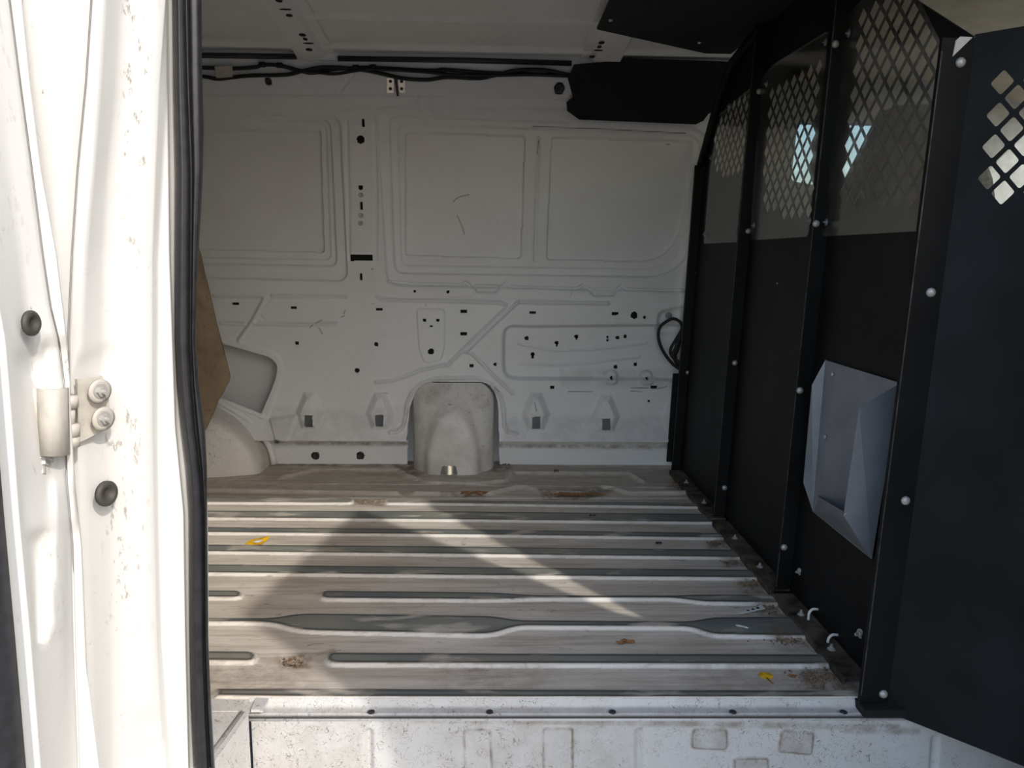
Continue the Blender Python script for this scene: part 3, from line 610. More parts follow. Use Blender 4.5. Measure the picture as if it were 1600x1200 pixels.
# rear end of the step well and the floor beside it
A_ = onfloor(388, 1115, 0); B_ = onfloor(330, 1196, 0); dv = (B_-A_)[:2]/np.linalg.norm((B_-A_)[:2]); Bf = A_[:2]+dv*.42
mesh('step_side', [(A_[0], A_[1], 0), (Bf[0], Bf[1], 0), (Bf[0], Bf[1], -.3), (A_[0], A_[1]+.0, -.3)], [(0, 1, 2, 3)], 'riser', floor)
mesh('floor_corner', [(-2.2, 1.2575, -.0008), (A_[0]+.006, 1.2575, -.0008), (A_[0], A_[1], -.001), (Bf[0], Bf[1], -.001), (-2.2, Bf[1], -.001)], [(0, 1, 2, 3, 4)], 'riser', floor)
tube('corner_flange', [(A_[0]-.012, A_[1]+.003, 0), (Bf[0]-.012, Bf[1], 0)], .004, 'riser', floor, 8)
c0 = [onfloor(*q) for q in ((396, 1093), (421, 1094), (410, 1114), (380, 1114))]
for i, (P, h) in enumerate(((((330, 1094), (383, 1096), (376, 1113), (330, 1113)), .003), (((400, 1094), (420, 1095), (411, 1113), (392, 1113)), .005))):
    q = [onfloor(*p) for p in P]; vv = [(p[0], p[1], 0) for p in q]+[(p[0], p[1], h) for p in q]
    mesh('lapped_flange', vv, [(4, 5, 6, 7), (0, 1, 5, 4), (1, 2, 6, 5), (2, 3, 7, 6), (3, 0, 4, 7)], 'riser', floor)
mesh('step_tread', [(-.8, Yr, -.30), (1.3, Yr, -.30), (1.3, .80, -.30), (-.8, .80, -.30)], [(0, 1, 2, 3)], 'riser', floor)
box('rocker_panel', (-2.4, .80, -.46), (2.6, .84, -.30), 'ext', floor, .004)

# ================================================================== roof
RZ = np.array([(.80, 1.36), (1.1, 1.42), (1.6, 1.455), (2.05, 1.45), (2.3, 1.432), (2.47, 1.412), (2.575, 1.398)])
def rz(y): return np.interp(y, RZ[:, 0], RZ[:, 1])
def onroof(x, y, off=0.):
    r = ray(x, y); Y = 2.3
    for _ in range(60):
        z = float(rz(Y))+off; t = (z-CAMH)/r[2]; Y = .5*Y+.5*float(np.clip((CAM+r*t)[1], .9, 2.8))
    return CAM+r*((Y)/r[1])
Cl = Relief(np.arange(-2.2, .80, .03), np.arange(.98, 2.58, .006))
for (a, b) in (((330, 24), (900, 30)), ((330, 69), (900, 77))):
    Ya = (onroof(*a)[1]+onroof(*b)[1])/2; Cl.bead([(-2.3, Ya), (.9, Ya)], -.011, .026)
for Ya in (1.95, 1.7, 1.45, 1.2): Cl.bead([(-2.3, Ya), (.9, Ya)], -.007, .030)
ceil = Cl.build('ceiling', lambda U, V, D: np.stack([U, V, rz(V)+D], -1), 'roof')
setp(ceil, 'white painted metal roof with shallow pressed beads', 'ceiling', kind='structure')
def bow(xa, xb, skew, holes, flange_right):
    """roof bow: hat section running across the van"""
    ys = np.linspace(2.572, 1.0, 50); sec = [(-.012, 0.), (0, 0.), (.012, -.020), (.10, -.020), (.118, -.004), (.150, -.004), (.152, 0.)]
    if not flange_right: sec = [(.162-a, b) for a, b in sec][::-1]
    vv = []
    for y in ys:
        for (dx, dz) in sec: vv.append((xa+dx*(xb-xa)/.14+skew*(2.572-y), y, rz(y)+dz-.002))
    n = len(sec); ff = [(i*n+k, i*n+k+1, (i+1)*n+k+1, (i+1)*n+k) for i in range(len(ys)-1) for k in range(n-1)]
    o = mesh('roof_bow', vv, ff, 'roof', ceil)
    for (px, py, rx) in holes:
        P = onroof(px, py, -.0228); bm = bmesh.new()
        L = [bm.verts.new((P[0]+rx*S*math.cos(k*.5236), P[1]+.010*math.sin(k*.5236)*(1 if rx < 5 else .3), rz(P[1]+.010*math.sin(k*.5236))-.0226)) for k in range(12)]
        T = [bm.verts.new(p.co+Vector((0, 0, -.0012))) for p in L]
        bm.faces.new(T)
        for k in range(12): bm.faces.new((L[k], L[(k+1) % 12], T[(k+1) % 12], T[k]))
        bmobj('bow_hole_disc', bm, 'black_sheet', o)  # black disc painted on as the dark inside of a bow hole
    return o
a0, a1 = onroof(467, 88), onroof(527, 94)
bow(a0[0], a1[0], .0, [(436, 1, 4), (446, 14.5, 7), (452, 24, 4), (472.5, 54.5, 4.5), (477, 61, 3), (482, 67.5, 7), (483, 77.5, 4.5)], True)
a0, a1 = onroof(897, 100), onroof(960, 95)
bow(a0[0], a1[0], .0, [(940, 66.5, 4), (936.5, 73, 3), (935, 78.5, 6), (925, 88.5, 4)], False)
# black strip between roof and side rail
t1 = [onY(x, y, 2.555) for x, y in ((60, 84), (315, 86.5), (463, 88.5))]; t2 = [onY(x, y, 2.555) for x, y in ((528, 91.5), (720, 94), (893, 99))]
for i, t in enumerate((t1, t2)):
    o = tube('roof_seal_strip', t, .0085, 'rubber', None, 10)
    setp(o, ['black rubber strip under the roof edge beside the taped label', 'black rubber strip under the roof edge above the bracket plates'][i], 'seal strip', 'black strips along the roof edge')
# filler above the rail so that the roof closes against the wall
box('rail_top', (-2.2, 2.565, 1.375), (.80, 2.66, 1.41), 'wall', wall)

# ================================================================== door jamb (rear side of the opening)
def trace(T, y):
    T = np.array(sorted(T), float); y = np.asarray(y, float)
    r = np.interp(y, T[:, 0], T[:, 1])
    s0 = (T[1, 1]-T[0, 1])/(T[1, 0]-T[0, 0]); s1 = (T[-1, 1]-T[-2, 1])/(T[-1, 0]-T[-2, 0])
    return np.where(y < T[0, 0], T[0, 1]+s0*(y-T[0, 0]), np.where(y > T[-1, 0], T[-1, 1]+s1*(y-T[-1, 0]), r))
def poly_sdf(X, Y, P):
    P = np.array(P, float); best = np.full(X.shape, 1e9)
    for i in range(len(P)):
        a, b = P[i], P[(i+1) % len(P)]; d = b-a; L = d@d
        t = np.clip(((X-a[0])*d[0]+(Y-a[1])*d[1])/L, 0, 1); best = np.minimum(best, np.hypot(X-a[0]-t*d[0], Y-a[1]-t*d[1]))
    ins = inside(np.stack([X.ravel(), Y.ravel()], 1), P).reshape(X.shape); return np.where(ins, -best, best)
def rays(X, Y):
    d = _R*(X[..., None]-800)+_U*(600-Y[..., None])+_F*FPX; return d
def loft(name, cols, rows, mat, parent=None, feats=(), sub=4, attrs=None):
    """vertical pressed profile: every column follows an edge of the pressing at its own depth Y"""
    rows = np.asarray(rows, float); xs = np.stack([trace(T, rows) for T, _ in cols], 1); Ys = np.array([y for _, y in cols])
    k = np.arange(0, len(cols)-1+1e-9, 1/sub); PX = np.stack([np.interp(k, np.arange(len(cols)), r) for r in xs]); YY = np.repeat(np.interp(k, np.arange(len(cols)), Ys)[None], len(rows), 0)
    PY = np.repeat(rows[:, None], len(k), 1)
    for P, dep, wd in feats:
        t = np.clip(1-poly_sdf(PX, PY, P)/wd, 0, 1); YY = YY+dep*t*t*(3-2*t)
    d = rays(PX, PY); V = CAM+d*(YY/d[..., 1])[..., None]
    nv, nu = PX.shape; idx = np.arange(nv*nu).reshape(nv, nu)
    q = np.stack([idx[:-1, :-1], idx[:-1, 1:], idx[1:, 1:], idx[1:, :-1]], -1).reshape(-1, 4)
    me = bpy.data.meshes.new(name); me.from_pydata(V.reshape(-1, 3).tolist(), [], q.tolist())
    me.polygons.foreach_set('use_smooth', [True]*len(me.polygons))
    for kx, P, val, soft in (attrs or ()):
        a = me.attributes.get(kx) or me.attributes.new(kx, 'FLOAT', 'POINT')
        val_ = val*np.clip(1-poly_sdf(PX, PY, P)/soft, 0, 1); old = np.zeros(nv*nu, np.float32); a.data.foreach_get('value', old)
        a.data.foreach_set('value', np.maximum(old, val_.ravel()).astype(np.float32))
    return link(name, me, mat, parent)
rows = np.arange(-420, 1560, 12)
SL = [(0, 271), (133, 272), (267, 275), (400, 274), (533, 273.5), (600, 277), (667, 284), (733, 292), (800, 296.5), (1000, 297), (1100, 299), (1200, 304)]
SG = [(0, 291), (133, 294), (267, 299), (400, 298.5), (533, 298), (600, 301), (667, 306), (733, 314), (800, 319), (1000, 320), (1100, 323), (1200, 328)]
SR = [(0, 315), (100, 315.5), (200, 318), (267, 317), (330, 314), (400, 310), (467, 307), (533, 306.5), (600, 311), (667, 320), (733, 323.5), (800, 323.5), (1000, 325.5), (1100, 330), (1200, 336)]
def sh(T, d): return [(y, x+d) for y, x in T]
def mid(A, B, t, d=0):
    ys = sorted({y for y, _ in A}); return [(y, float(trace(A, y)*(1-t)+trace(B, y)*t)+d) for y in ys]
C1 = [(0, 263), (400, 267), (667, 276), (800, 289), (1000, 292), (1200, 297)]
C2 = [(0, 262), (133, 260), (267, 255), (400, 248), (667, 247), (800, 248), (1000, 253), (1200, 270)]
C3 = [(0, 258), (133, 247), (267, 241), (400, 237), (667, 237), (800, 240), (1000, 244), (1200, 252)]
C4 = [(0, 194), (133, 187), (267, 172), (400, 165), (533, 166), (800, 180), (1000, 179), (1200, 180)]
C5 = [(0, 160), (133, 152), (267, 143), (400, 130), (533, 122), (667, 121), (800, 127), (1000, 137), (1200, 146)]
C6 = [(0, 145), (133, 136), (267, 123), (400, 114), (533, 108), (667, 110), (800, 119), (1000, 130), (1200, 140)]
jamb = loft('wall_left', [(sh(SG, 6), 1.16), (sh(SG, 4), 1.085), (sh(SL, 2), 1.083), (C1, 1.07), (sh(C1, -3), 1.045), (C2, 1.040), (C3, 1.018), (C4, .990), (C5, .945), (C6, .943), (sh(C6, -2), .956), (sh(C6, -4), .943), (sh(C6, -150), .93), (sh(C6, -420), .925), (sh(C6, -1100), .92)], rows, 'jamb', None,
            feats=[([(128, 566), (174, 549), (172, 580), (150, 600), (122, 600)], .006, 14), ([(232, 1120), (246, 1160), (250, 1200), (232, 1200)], .01, 8)],
            attrs=[('dirt', [(196, 0), (235, 0), (225, 250), (192, 260)], 1., 10), ('dirt', [(192, 260), (222, 250), (215, 420), (192, 420)], .7, 8), ('dirt', [(165, 640), (215, 640), (220, 980), (180, 980)], .8, 14), ('dirt', [(150, 690), (180, 690), (175, 720), (150, 715)], .5, 8), ('scuff_shade', [(0, 0), (1, 0), (1, 1)], 0, 1)])
setp(jamb, 'sunlit white metal door jamb with creased pressing and scuffs', 'door jamb', kind='structure')
me = jamb.data; sc_ = me.attributes['scuff_shade']
# rubber door seal
seal = loft('door_seal', [(SL, 1.088), (sh(SL, 1), 1.066), (mid(SL, SG, .35), 1.052), (mid(SL, SG, .75), 1.057), (SG, 1.078), (mid(SG, SR, .3), 1.066), (mid(SG, SR, .75), 1.070), (SR, 1.088), (sh(SR, -3), 1.13), (sh(SR, -14), 1.14)], rows, 'rubber', None, sub=3)
setp(seal, 'black rubber weatherstrip running up the white door jamb', 'door seal')
P = onY(165, 771, .962)
def grommet(P, N, r, parent):
    g = stud('grommet', bpy.data.meshes.get('grom') or lathe_me('grom', [(1, 0), (1, .18), (.82, .34), (.52, .34), (.44, .1), (0, .1)], 22, 'rubber2'), P, N, r, parent); return g
grommet(onY(165, 771, .958), (.92, -.38, .05), .0165, jamb)

# ------------------------------------------------------------------ rear door leaf folded back along the body
D0 = [(0, 33), (133, 47), (267, 64), (400, 88), (533, 104), (600, 109), (750, 116), (850, 127), (1000, 133), (1200, 142)]
D1 = [(0, 15), (133, 32), (267, 50), (400, 67), (480, 79), (533, 92), (600, 100), (750, 104), (850, 113), (1000, 116), (1200, 123)]
D2 = [(0, -18), (267, 14), (400, 32), (533, 48), (667, 62), (800, 86), (1000, 98), (1200, 104)]
D3 = [(0, -78), (267, -32), (400, -8), (533, 17), (667, 28), (800, 37), (1000, 56), (1200, 71)]
D4 = [(0, -92), (267, -48), (400, -24), (533, -2), (667, 9), (800, 20), (1000, 38), (1200, 55)]
door = loft('door_1', [(sh(D0, 1), .93), (D0, .903), (sh(D1, 2), .897), (D1, .905), (sh(D1, -2), .893), (D2, .868), (D3, .822), (mid(D3, D4, .5), .810), (D4, .808), (sh(D4, -8), .812), (sh(D4, -14), .815)], rows, 'jamb', None, sub=5,
            feats=[([(30, 562), (72, 548), (66, 575), (40, 592)], .010, 12), ([(50, 845), (72, 838), (66, 990), (62, 1000)], .016, 9), ([(74, 852), (100, 830), (98, 980), (70, 1000)], -.004, 8), ([(72, 540), (104, 534), (106, 588), (76, 596)], .008, 7), ([(86, 756), (112, 752), (118, 815), (90, 825)], -.006, 7)],
            attrs=[('dirt', [(66, 840), (88, 850), (98, 985), (62, 1000)], .6, 8), ('dirt', [(50, 690), (85, 690), (85, 730), (50, 735)], .4, 8), ('dirt', [(0, 0), (30, 0), (45, 400), (0, 400)], .25, 20)])
setp(door, 'open rear side door leaf, its white hinge edge beside the jamb', 'door', kind='structure')
P0 = [onY(float(trace(sh(D4, -14), y)), y, .815) for y in rows]
mesh('inner_face', [(p[0]-.062, .815, p[2]) for p in P0]+[(p[0]-.75, .80, p[2]) for p in P0], [(i, i+1, len(P0)+i+1, len(P0)+i) for i in range(len(P0)-1)], 'ext', door)
tube('door_rubber', [(p[0]-.031, .812, p[2]) for p in P0[::4]], .032, 'rubber', door, 12)
mesh('door_back', [(P0[0][0]-.75, .90, P0[0][2]), (P0[-1][0]-.75, .90, P0[-1][2]), (P0[-1][0]+.05, .90, P0[-1][2]), (P0[0][0]+.02, .90, P0[0][2])], [(0, 1, 2, 3)], 'ext', door)
grommet(onY(47, 505, .848), (.99, -.12, .02), .0140, door)

# ------------------------------------------------------------------ hinge between jamb and door
Hy = .930
hroot = door
def slabpx(name, pts, Ys, th, mat, parent, bev=0):
    A = [onY(x, y, Y) for (x, y), Y in zip(pts, Ys)]; n = len(A); N = np.cross(A[1]-A[0], A[-1]-A[0]); N /= np.linalg.norm(N)
    if N @ (CAM-A[0]) < 0: N = -N
    B = [a-N*th for a in A]
    return mesh(name, A+B, [tuple(range(n)), tuple(range(2*n-1, n-1, -1))]+[(i, (i+1) % n, (i+1) % n+n, i+n) for i in range(n)], mat, parent), N
pp, N = slabpx('jamb_plate', [(121, 593), (160, 588), (169, 600), (172, 655), (164, 672), (123, 692)], [.934, .962, .966, .968, .962, .936], .005, 'hinge', jamb)
me_w = lathe_me('washer_me', [(1, 0), (1, .16), (.45, .18), (.45, .1), (0, .1)], 20, 'hinge')
for (x, y) in ((155, 611), (160.5, 654)):
    P = onY(x, y, .950); stud('washer', me_w, P, N, .0150, pp); stud('bolt_head', NUT, P+N*.002, N, .015, pp)
zt, zb = onY(108, 618, .915)[2], onY(111, 699, .915)[2]
xk = onY(109, 650, .915)[0]
for i, (a, b, r) in enumerate(((618, 636, .0095), (638, 662, .0052), (662, 681, .0095), (682, 697, .0085))):
    p, q = onY(109+i*1.2, a, .915), onY(109+i*1.2, b, .915); tube('hinge_knuckle' if r > .006 else 'hinge_pin', [p, q], r, 'hinge', hroot, 16)
# curled door leaf
vv = []; ys = (608, 712)
arc = [(47, 606, .868), (55, 606, .866), (62, 607, .874), (63, 608, .868), (68, 608, .858), (78, 608, .855), (90, 608, .862), (98, 607, .876), (101, 606, .895)]
for (x, y, Y) in arc: vv.append(onY(x, y, Y))
for (x, y, Y) in arc: vv.append(onY(x+3, y+104 if x > 56 else y+117, Y))
n = len(arc); o = mesh('door_leaf', vv, [(i, i+1, n+i+1, n+i) for i in range(n-1)], 'hinge', hroot, True); sm = o.modifiers.new('thick', 'SOLIDIFY'); sm.thickness = .004
A = [onY(42, 608, .862), onY(46, 608, .862), onY(51, 724, .862), onY(46, 728, .862)]
mesh('leaf_plate', [*A, *[a+np.array([-.004, .012, 0]) for a in A]], [(0, 1, 2, 3), (4, 5, 6, 7), (0, 1, 5, 4), (1, 2, 6, 5), (2, 3, 7, 6), (3, 0, 4, 7)], 'hinge', hroot)
stud('leaf_bolt', NUT, onY(65, 719, .868), (.25, -.5, -.85), .020, hroot)

# ================================================================== steel partition behind the cab
part = empty('cargo_partition', (PX0, 1.9, 0)); setp(part, 'black steel bulkhead partition with ribs and diamond mesh windows', 'partition')
def P3(Y, Z, off=0.): return np.array([PX0+PK*Z+off, Y, Z])
UO, UU, UV, UN = np.array([PX0, 0, 0]), np.array([0, 1, 0]), np.array([PK, 0, 1]), np.array([1, 0, -PK])
FY = [2.715, 2.182, 1.680, 1.232]                                       # flange lines between the bays
tops = [[(2.715, 0), (2.715, 1.09), (2.66, 1.15), (2.56, 1.27), (2.44, 1.36), (2.182, 1.405), (2.182, 0)],
        [(2.182, 0), (2.182, 1.405), (1.68, 1.44), (1.68, 0)], [(1.68, 0), (1.68, 1.44), (1.40, 1.44), (1.232, 1.14), (1.232, 0)]]
pyz = lambda pts: np.array([[p[1], p[2]] for p in (onP(*q) for q in pts)])
cut = onP(1500, 70); tops[2][3] = (1.232, cut[2]+.005)
c2 = onP(1432, 0); tops[2][2] = (c2[1]+.05, 1.44); tops[2].insert(3, (c2[1], c2[2]))
wins = [pyz([(1113, 283), (1113, 215), (1130, 165), (1178, 131), (1168, 285)]), pyz([(1185, 350), (1196, 140), (1215, 122), (1292, 70), (1268, 345)]), pyz([(1288, 342), (1312, 50), (1380, -30), (1445, -40), (1484, 75), (1460, 320)])]
DP = .049
def diamonds(win, hd, y0, z0, p=DP):
    H = []; lo, hi = win.min(0), win.max(0)
    for i in range(int((hi[0]-lo[0])/(p/2))+3):
        for j in range(int((hi[1]-lo[1])/p)+3):
            c = np.array([y0+lo[0]+i*p/2, z0+lo[1]+j*p+(p/2 if i % 2 else 0)]); d = np.array([(c[0]+hd, c[1]), (c[0], c[1]+hd), (c[0]-hd, c[1]), (c[0], c[1]-hd)])
            if inside(d, win).all(): H.append(d)
    return H
panels = []
lab = ['ribbed black panel against the white wall', None, None]
for k in range(3):
    ol = np.array(tops[k], float); H = diamonds(wins[k], .0208, 0, 0)
    H = [h for h in H if inside(h, ol).all() and h[:, 0].min() > ol[:, 0].min()+.02 and h[:, 0].max() < ol[:, 0].max()-.02]
    panels.append(plate('bay_panel', ol, H, UO, UU, UV, UN, .003, 'black', part))
def slab(name, Y0, Y1, o0, o1, z0, z1, mat, parent, lean=0.):
    vv = [P3(Y+(lean*z), z, o) for z in (z0, z1) for Y in (Y0, Y1) for o in (o0, o1)]
    return mesh(name, vv, [(0, 1, 3, 2), (4, 6, 7, 5), (0, 4, 5, 1), (2, 3, 7, 6), (0, 2, 6, 4), (1, 5, 7, 3)], mat, parent)
ztop = [1.09, 1.40, 1.435, cut[2]]
flanges = []
for k, Y in enumerate(FY):
    dp = (.032, .034, .034, .050)[k]
    f1 = slab('bay_flange', Y-.007, Y-.001, -dp, .001, 0 if k else .0, ztop[k], 'black', part); flanges.append(f1)
    slab('bay_flange', Y+.001, Y+.006, -dp+.003, .001, 0, ztop[k], 'black', part)
    # return lip along the free edge
    slab('flange_lip', Y-.008, Y-.0075, -dp, -dp+.002, 0.02, ztop[k]-.02, 'edgem', f1)
bolts = [[(1067, 735), (1075, 582), (1090, 427), (1103, 262)], [(1132, 762), (1148, 567), (1169, 361), (1186, 143)], [(1225, 855), (1249.5, 610), (1275, 349.5), (1305, 69)], [(1380, 1084), (1414.5, 782), (1454, 457), (1500.5, 98)]]
for k, L in enumerate(bolts):
    for (x, y) in L:
        P = onY(x, y, FY[k]-.007); stud('carriage_bolt', DOME, P, (0, -1, 0), .0155, flanges[k])
# curved upper edge strip of the first bay
ar = [P3(y, z, -.012) for y, z in [(2.715, 1.085), (2.66, 1.15), (2.56, 1.27), (2.44, 1.36), (2.18, 1.40)]]
tube('edge_strip', ar, .014, 'black', part, 8)
# clear sheets bolted over the mesh
shp = [pyz([(1103, 381), (1113, 262), (1128, 180), (1178, 137), (1181, 150), (1165, 378)]), pyz([(1176, 376), (1195, 122), (1215, 100), (1300, 48), (1267, 370)]), pyz([(1286, 370), (1318, 45), (1345, 8), (1378, -20), (1432, -20), (1482, 78), (1452, 361)])]
for k in range(3):
    sh_ = plate('clear_sheet', round_poly(shp[k], .012, 3), [], UO-UN*.010, UU, UV, UN, .004, 'clear', part)
    for (x, y) in (((1101, 366), (1111, 247), (1139, 166), (1150, 363)), ((1178, 352), (1198, 131), (1265, 345), (1290, 66)), ((1291, 347), (1326, 52), (1447, 332), (1480, 78)))[k]:
        stud('sheet_bolt', WASHNUT, onP(x, y, -.011), (-1, 0, 0), .0085, sh_)
# wing panel turning towards the door pillar
wd = np.array([.774, -.633, 0]); WO = np.array([PX0, 1.226, 0]); WV = np.array([PK, 0, 1.]); Wn = np.array([-.633, -.774, 0])
def onW(x, y):
    P = pl(x, y, Wn, Wn@WO); z = P[2]; return np.array([(P-WO-WV*z)@wd, z])
wt = onW(1548, 45); wt2 = onW(1600, 36)
ol = np.array([(0, -.012), (0, wt[1]), (.30, wt[1]+(wt2[1]-wt[1])/(wt2[0]-wt[0])*.30), (.30, -.05), (.26, -.03)])
c00 = onW(1560, 126); c10 = onW(1585, 152); H = []
pz = (onW(1556, 176)[1]-onW(1542, 276)[1])/2; ps = onW(1578, 199)[0]-onW(1556, 176)[0]
s0 = onW(1551, 220)[0]; z0 = onW(1556, 176)[1]
for i in range(6):
    for j in range(-1, 3):
        c = np.array([s0+ps*i, z0-pz*j-(pz/2 if i % 2 else 0)]); hd = .0158; hz = .0190
        H.append(round_poly(np.array([(c[0]+hd, c[1]), (c[0], c[1]+hz), (c[0]-hd, c[1]), (c[0], c[1]-hz)]), .004, 3))
wing = plate('wing_panel', ol, H, WO, wd, WV, -Wn, .003, 'wingm', part); wing['label'] = 'black wing panel with square mesh holes'
quad0 = [onY(x, y, FY[3]-.009) for x, y in ((1489, 88), (1494, 63), (1501, 57), (1520, 58))]
mesh('corner_sun_patch', quad0+[q+np.array([0, .003, 0]) for q in quad0], [(0, 1, 2, 3), (4, 5, 6, 7), (0, 1, 5, 4), (1, 2, 6, 5), (2, 3, 7, 6), (3, 0, 4, 7)], 'trimg', part)  # pale plate standing in for the sunlit triangle at the flange top
# angle irons on the floor
for i, (a, b) in enumerate((((1066, 741), (1121, 818)), ((1121, 822), (1208, 931)), ((1206, 937), (1338, 1069)))):
    Ya, Yb = onfloor(*a)[1]-.0, onfloor(*b)[1]
    bm = bmesh.new(); bbox(bm, (PX0-.048, Yb, .0115), (PX0-.001, Ya, .0155))
    bbox(bm, (PX0-.048, Yb, -.001), (PX0-.044, Ya, .0115))
    an = bmobj('floor_angle', bm, 'dirtyiron', part)
    for t in (.3, .72): stud('angle_bolt', NUT, (PX0-.026, Ya+(Yb-Ya)*t, .0155), (0, 0, 1), .013, an)
box('corner_foot', (PX0-.05, 1.205, -.010), (PX0+.03, 1.262, .004), 'black_sheet', part)
# nuts and hooks on the near bay
for (x, y, s_) in ((1250, 893, .013), (1345, 990, .015), (1215, 443, .004)): stud('nut', NUT, onP(x, y, -.0), (-1, -.3, 0), s_, panels[2])
for (x, y) in ((1275, 960), (1306, 1000)):
    P = onP(x+3, y-8); tube('hook', catmull([P, P+np.array([-.012, -.002, .001]), P+np.array([-.020, -.004, -.006]), P+np.array([-.021, -.004, -.022])], 5), .0028, 'white', panels[2], 8)
# black panel under the roof and black side filler
op = [onroof(932, 46, -.03)[:2], onroof(1152, 94.5, -.03)[:2]]
zt = 1.402
q1, q2 = pl(932, 46, (0, 0, 1), zt), pl(1153, 95, (0, 0, 1), zt); dq = (q2-q1)/np.linalg.norm(q2-q1); xe = PX0+PK*zt
qe = q1+dq*((xe-q1[0])/dq[0])
ol = round_poly([(q1[0], q1[1]), (qe[0], qe[1]), (xe, 1.25), (q1[0]-.01, 1.25)], [.008, 0, 0, 0], 3)
over = plate('overhead_panel', ol, [], (0, 0, zt), (1, 0, 0), (0, 1, 0), (0, 0, 1), .004, 'black_sheet', part)
for (x, y) in ((954, 31), (1093, 66), (1211, 68), (1180, 84)): stud('panel_rivet', DOME, pl(x, y, (0, 0, 1), zt), (0, 0, -1), .012, over)
fx = [(888, 123), (896, 152), (886, 161), (887, 174), (905, 187), (1087, 194.5), (1099, 189), (1107, 178), (1130, 166), (1158, 150), (1165, 98), (1100, 95), (969, 90.5), (942, 97), (898, 101)]
A = [onwall(x, y, -.035) for x, y in fx]; B = [a+np.array([0, .022, .006]) for a in A]; n = len(A)
fil = mesh('side_filler', A+B, [tuple(range(n)), tuple(range(2*n-1, n-1, -1))]+[(i, (i+1) % n, (i+1) % n+n, i+n) for i in range(n)], 'black_sheet', part)
stud('panel_rivet', DOME, onwall(1161, 103, -.05), (0, -1, 0), .012, fil)
slab('edge_tab', 2.735, 2.745, -.045, -.005, .03, .36, 'black', part)

# ------------------------------------------------------------------ sheet metal document holder on the partition
hp = lambda x, y: (1240+x/3.333, 540+y/3.333)
Ab, Bb, Cb, Db = (onP(*hp(*q), -.006) for q in ((165, 75), (555, 195), (405, 1112), (100, 865)))
N1, N2 = (onY(*hp(*q), Y_) for q, Y_ in (((340, 320), Bb[1]), ((258, 885), Cb[1]))); F1, F2 = (onY(*hp(*q), Ab[1]+.004) for q in ((95, 205), (50, 712)))
hold = empty('document_holder', tuple((Cb+Db)/2)); setp(hold, 'grey galvanised sheet metal document holder on the black partition', 'holder')
def quad(name, P, th, parent, mat='galv'):
    P = [np.array(p, float) for p in P]; N = np.cross(P[1]-P[0], P[-1]-P[0]); N /= np.linalg.norm(N); n = len(P); B = [p+N*th for p in P]
    return mesh(name, P+B, [tuple(range(n)), tuple(range(2*n-1, n-1, -1))]+[(i, (i+1) % n, (i+1) % n+n, i+n) for i in range(n)], mat, parent)
quad('back_plate', [Ab, Bb, Cb, Db], .0012, hold)
nw = quad('near_side', [Bb, N1, N2, Cb], .0012, hold)
quad('far_side', [Ab, F1, F2, Db], .0012, hold)
Di = onP(*hp(122, 782), -.008); Ni = onY(*hp(255, 862), Bb[1]+.012)
quad('bottom', [Db, Di, Ni, N2, Cb], .0012, hold)
i1, i2, i3, i4 = (onY(*hp(*q), Cb[1]-.002) for q in ((372, 340), (375, 360), (302, 850), (262, 882)))
tube('fold_line', [i1, i2, i3, i4], .0008, 'trimg', nw, 5)
for q in ((203, 150), (165, 475)): stud('screw', DOME, onP(*hp(*q), -.008), (-1, 0, 0), .009, hold)

# ================================================================== loose things
def leaf(name, c, z, outline, mat, label, cat, bend=.004, yaw=0., dots=None):
    P = onfloor(*c, z); n = len(outline); vv = [(P[0], P[1], z+bend)]; ca, sa = math.cos(yaw), math.sin(yaw)
    for i, (a, b) in enumerate(outline): vv.append((P[0]+a*ca-b*sa, P[1]+a*sa+b*ca, z+.001+bend*(.8 if i % 3 == 0 else .15)))
    o = mesh(name, vv, [(0, i+1, (i+1) % n+1) for i in range(n)], mat); s = o.modifiers.new('thick', 'SOLIDIFY'); s.thickness = .0008
    setp(o, label, cat); return o
def ell(a, b, n=12, jag=0.): return [(a*math.cos(2*math.pi*k/n)*(1+jag*random.uniform(-1, 1)), b*math.sin(2*math.pi*k/n)*(1+jag*random.uniform(-1, 1))) for k in range(n)]
# crumpled yellow wrapper with a white print field
wq = [(382, 850), (392, 843), (407, 840), (422.5, 837), (417, 845), (408, 850.5), (396, 851)]
vv = [onfloor(402, 845, .006)]+[onfloor(x, y, .0012+.004*(i % 2)) for i, (x, y) in enumerate(wq)]
wr = mesh('yellow_wrapper', vv, [(0, i+1, (i+1) % 7+1) for i in range(7)], 'yellow'); s = wr.modifiers.new('thick', 'SOLIDIFY'); s.thickness = .0006
setp(wr, 'yellow wrapper scrap with a white centre on the ribbed floor', 'wrapper')
wq = [(395, 847), (400, 844), (408, 843.2), (410.5, 845.2), (404, 847.6), (398, 848)]
vv = [onfloor(402.5, 845, .0082)]+[onfloor(x, y, .0058) for x, y in wq]; mesh('white_print', vv, [(0, i+1, (i+1) % 6+1) for i in range(6)], 'paper', wr)
o = leaf('yellow_leaf', (1197, 1057), 0, [(-.014, -.002), (-.012, .009), (-.004, .014), (.001, .009), (.005, .013), (.012, .008), (.012, -.006), (.002, -.014), (-.008, -.009)], 'yellow', 'small bright yellow leaf on the floor near the partition', 'leaf', .003)
P = onfloor(1198, 1061); tube('leaf_stem', [P+np.array([0, 0, .002]), P+np.array([.006, -.018, .001])], .0012, 'brown', o, 6)
leaf('brown_leaf', (977, 1004.5), 0, ell(.021, .0075, 12, .2), 'brown', 'dry brown leaf lying flat between two floor ribs', 'leaf', .006, .15)
leaf('brown_leaf', (1238, 1057), 0, ell(.0075, .006, 9, .2), 'brown', 'tiny dark brown leaf beside the yellow leaf', 'leaf', .003)
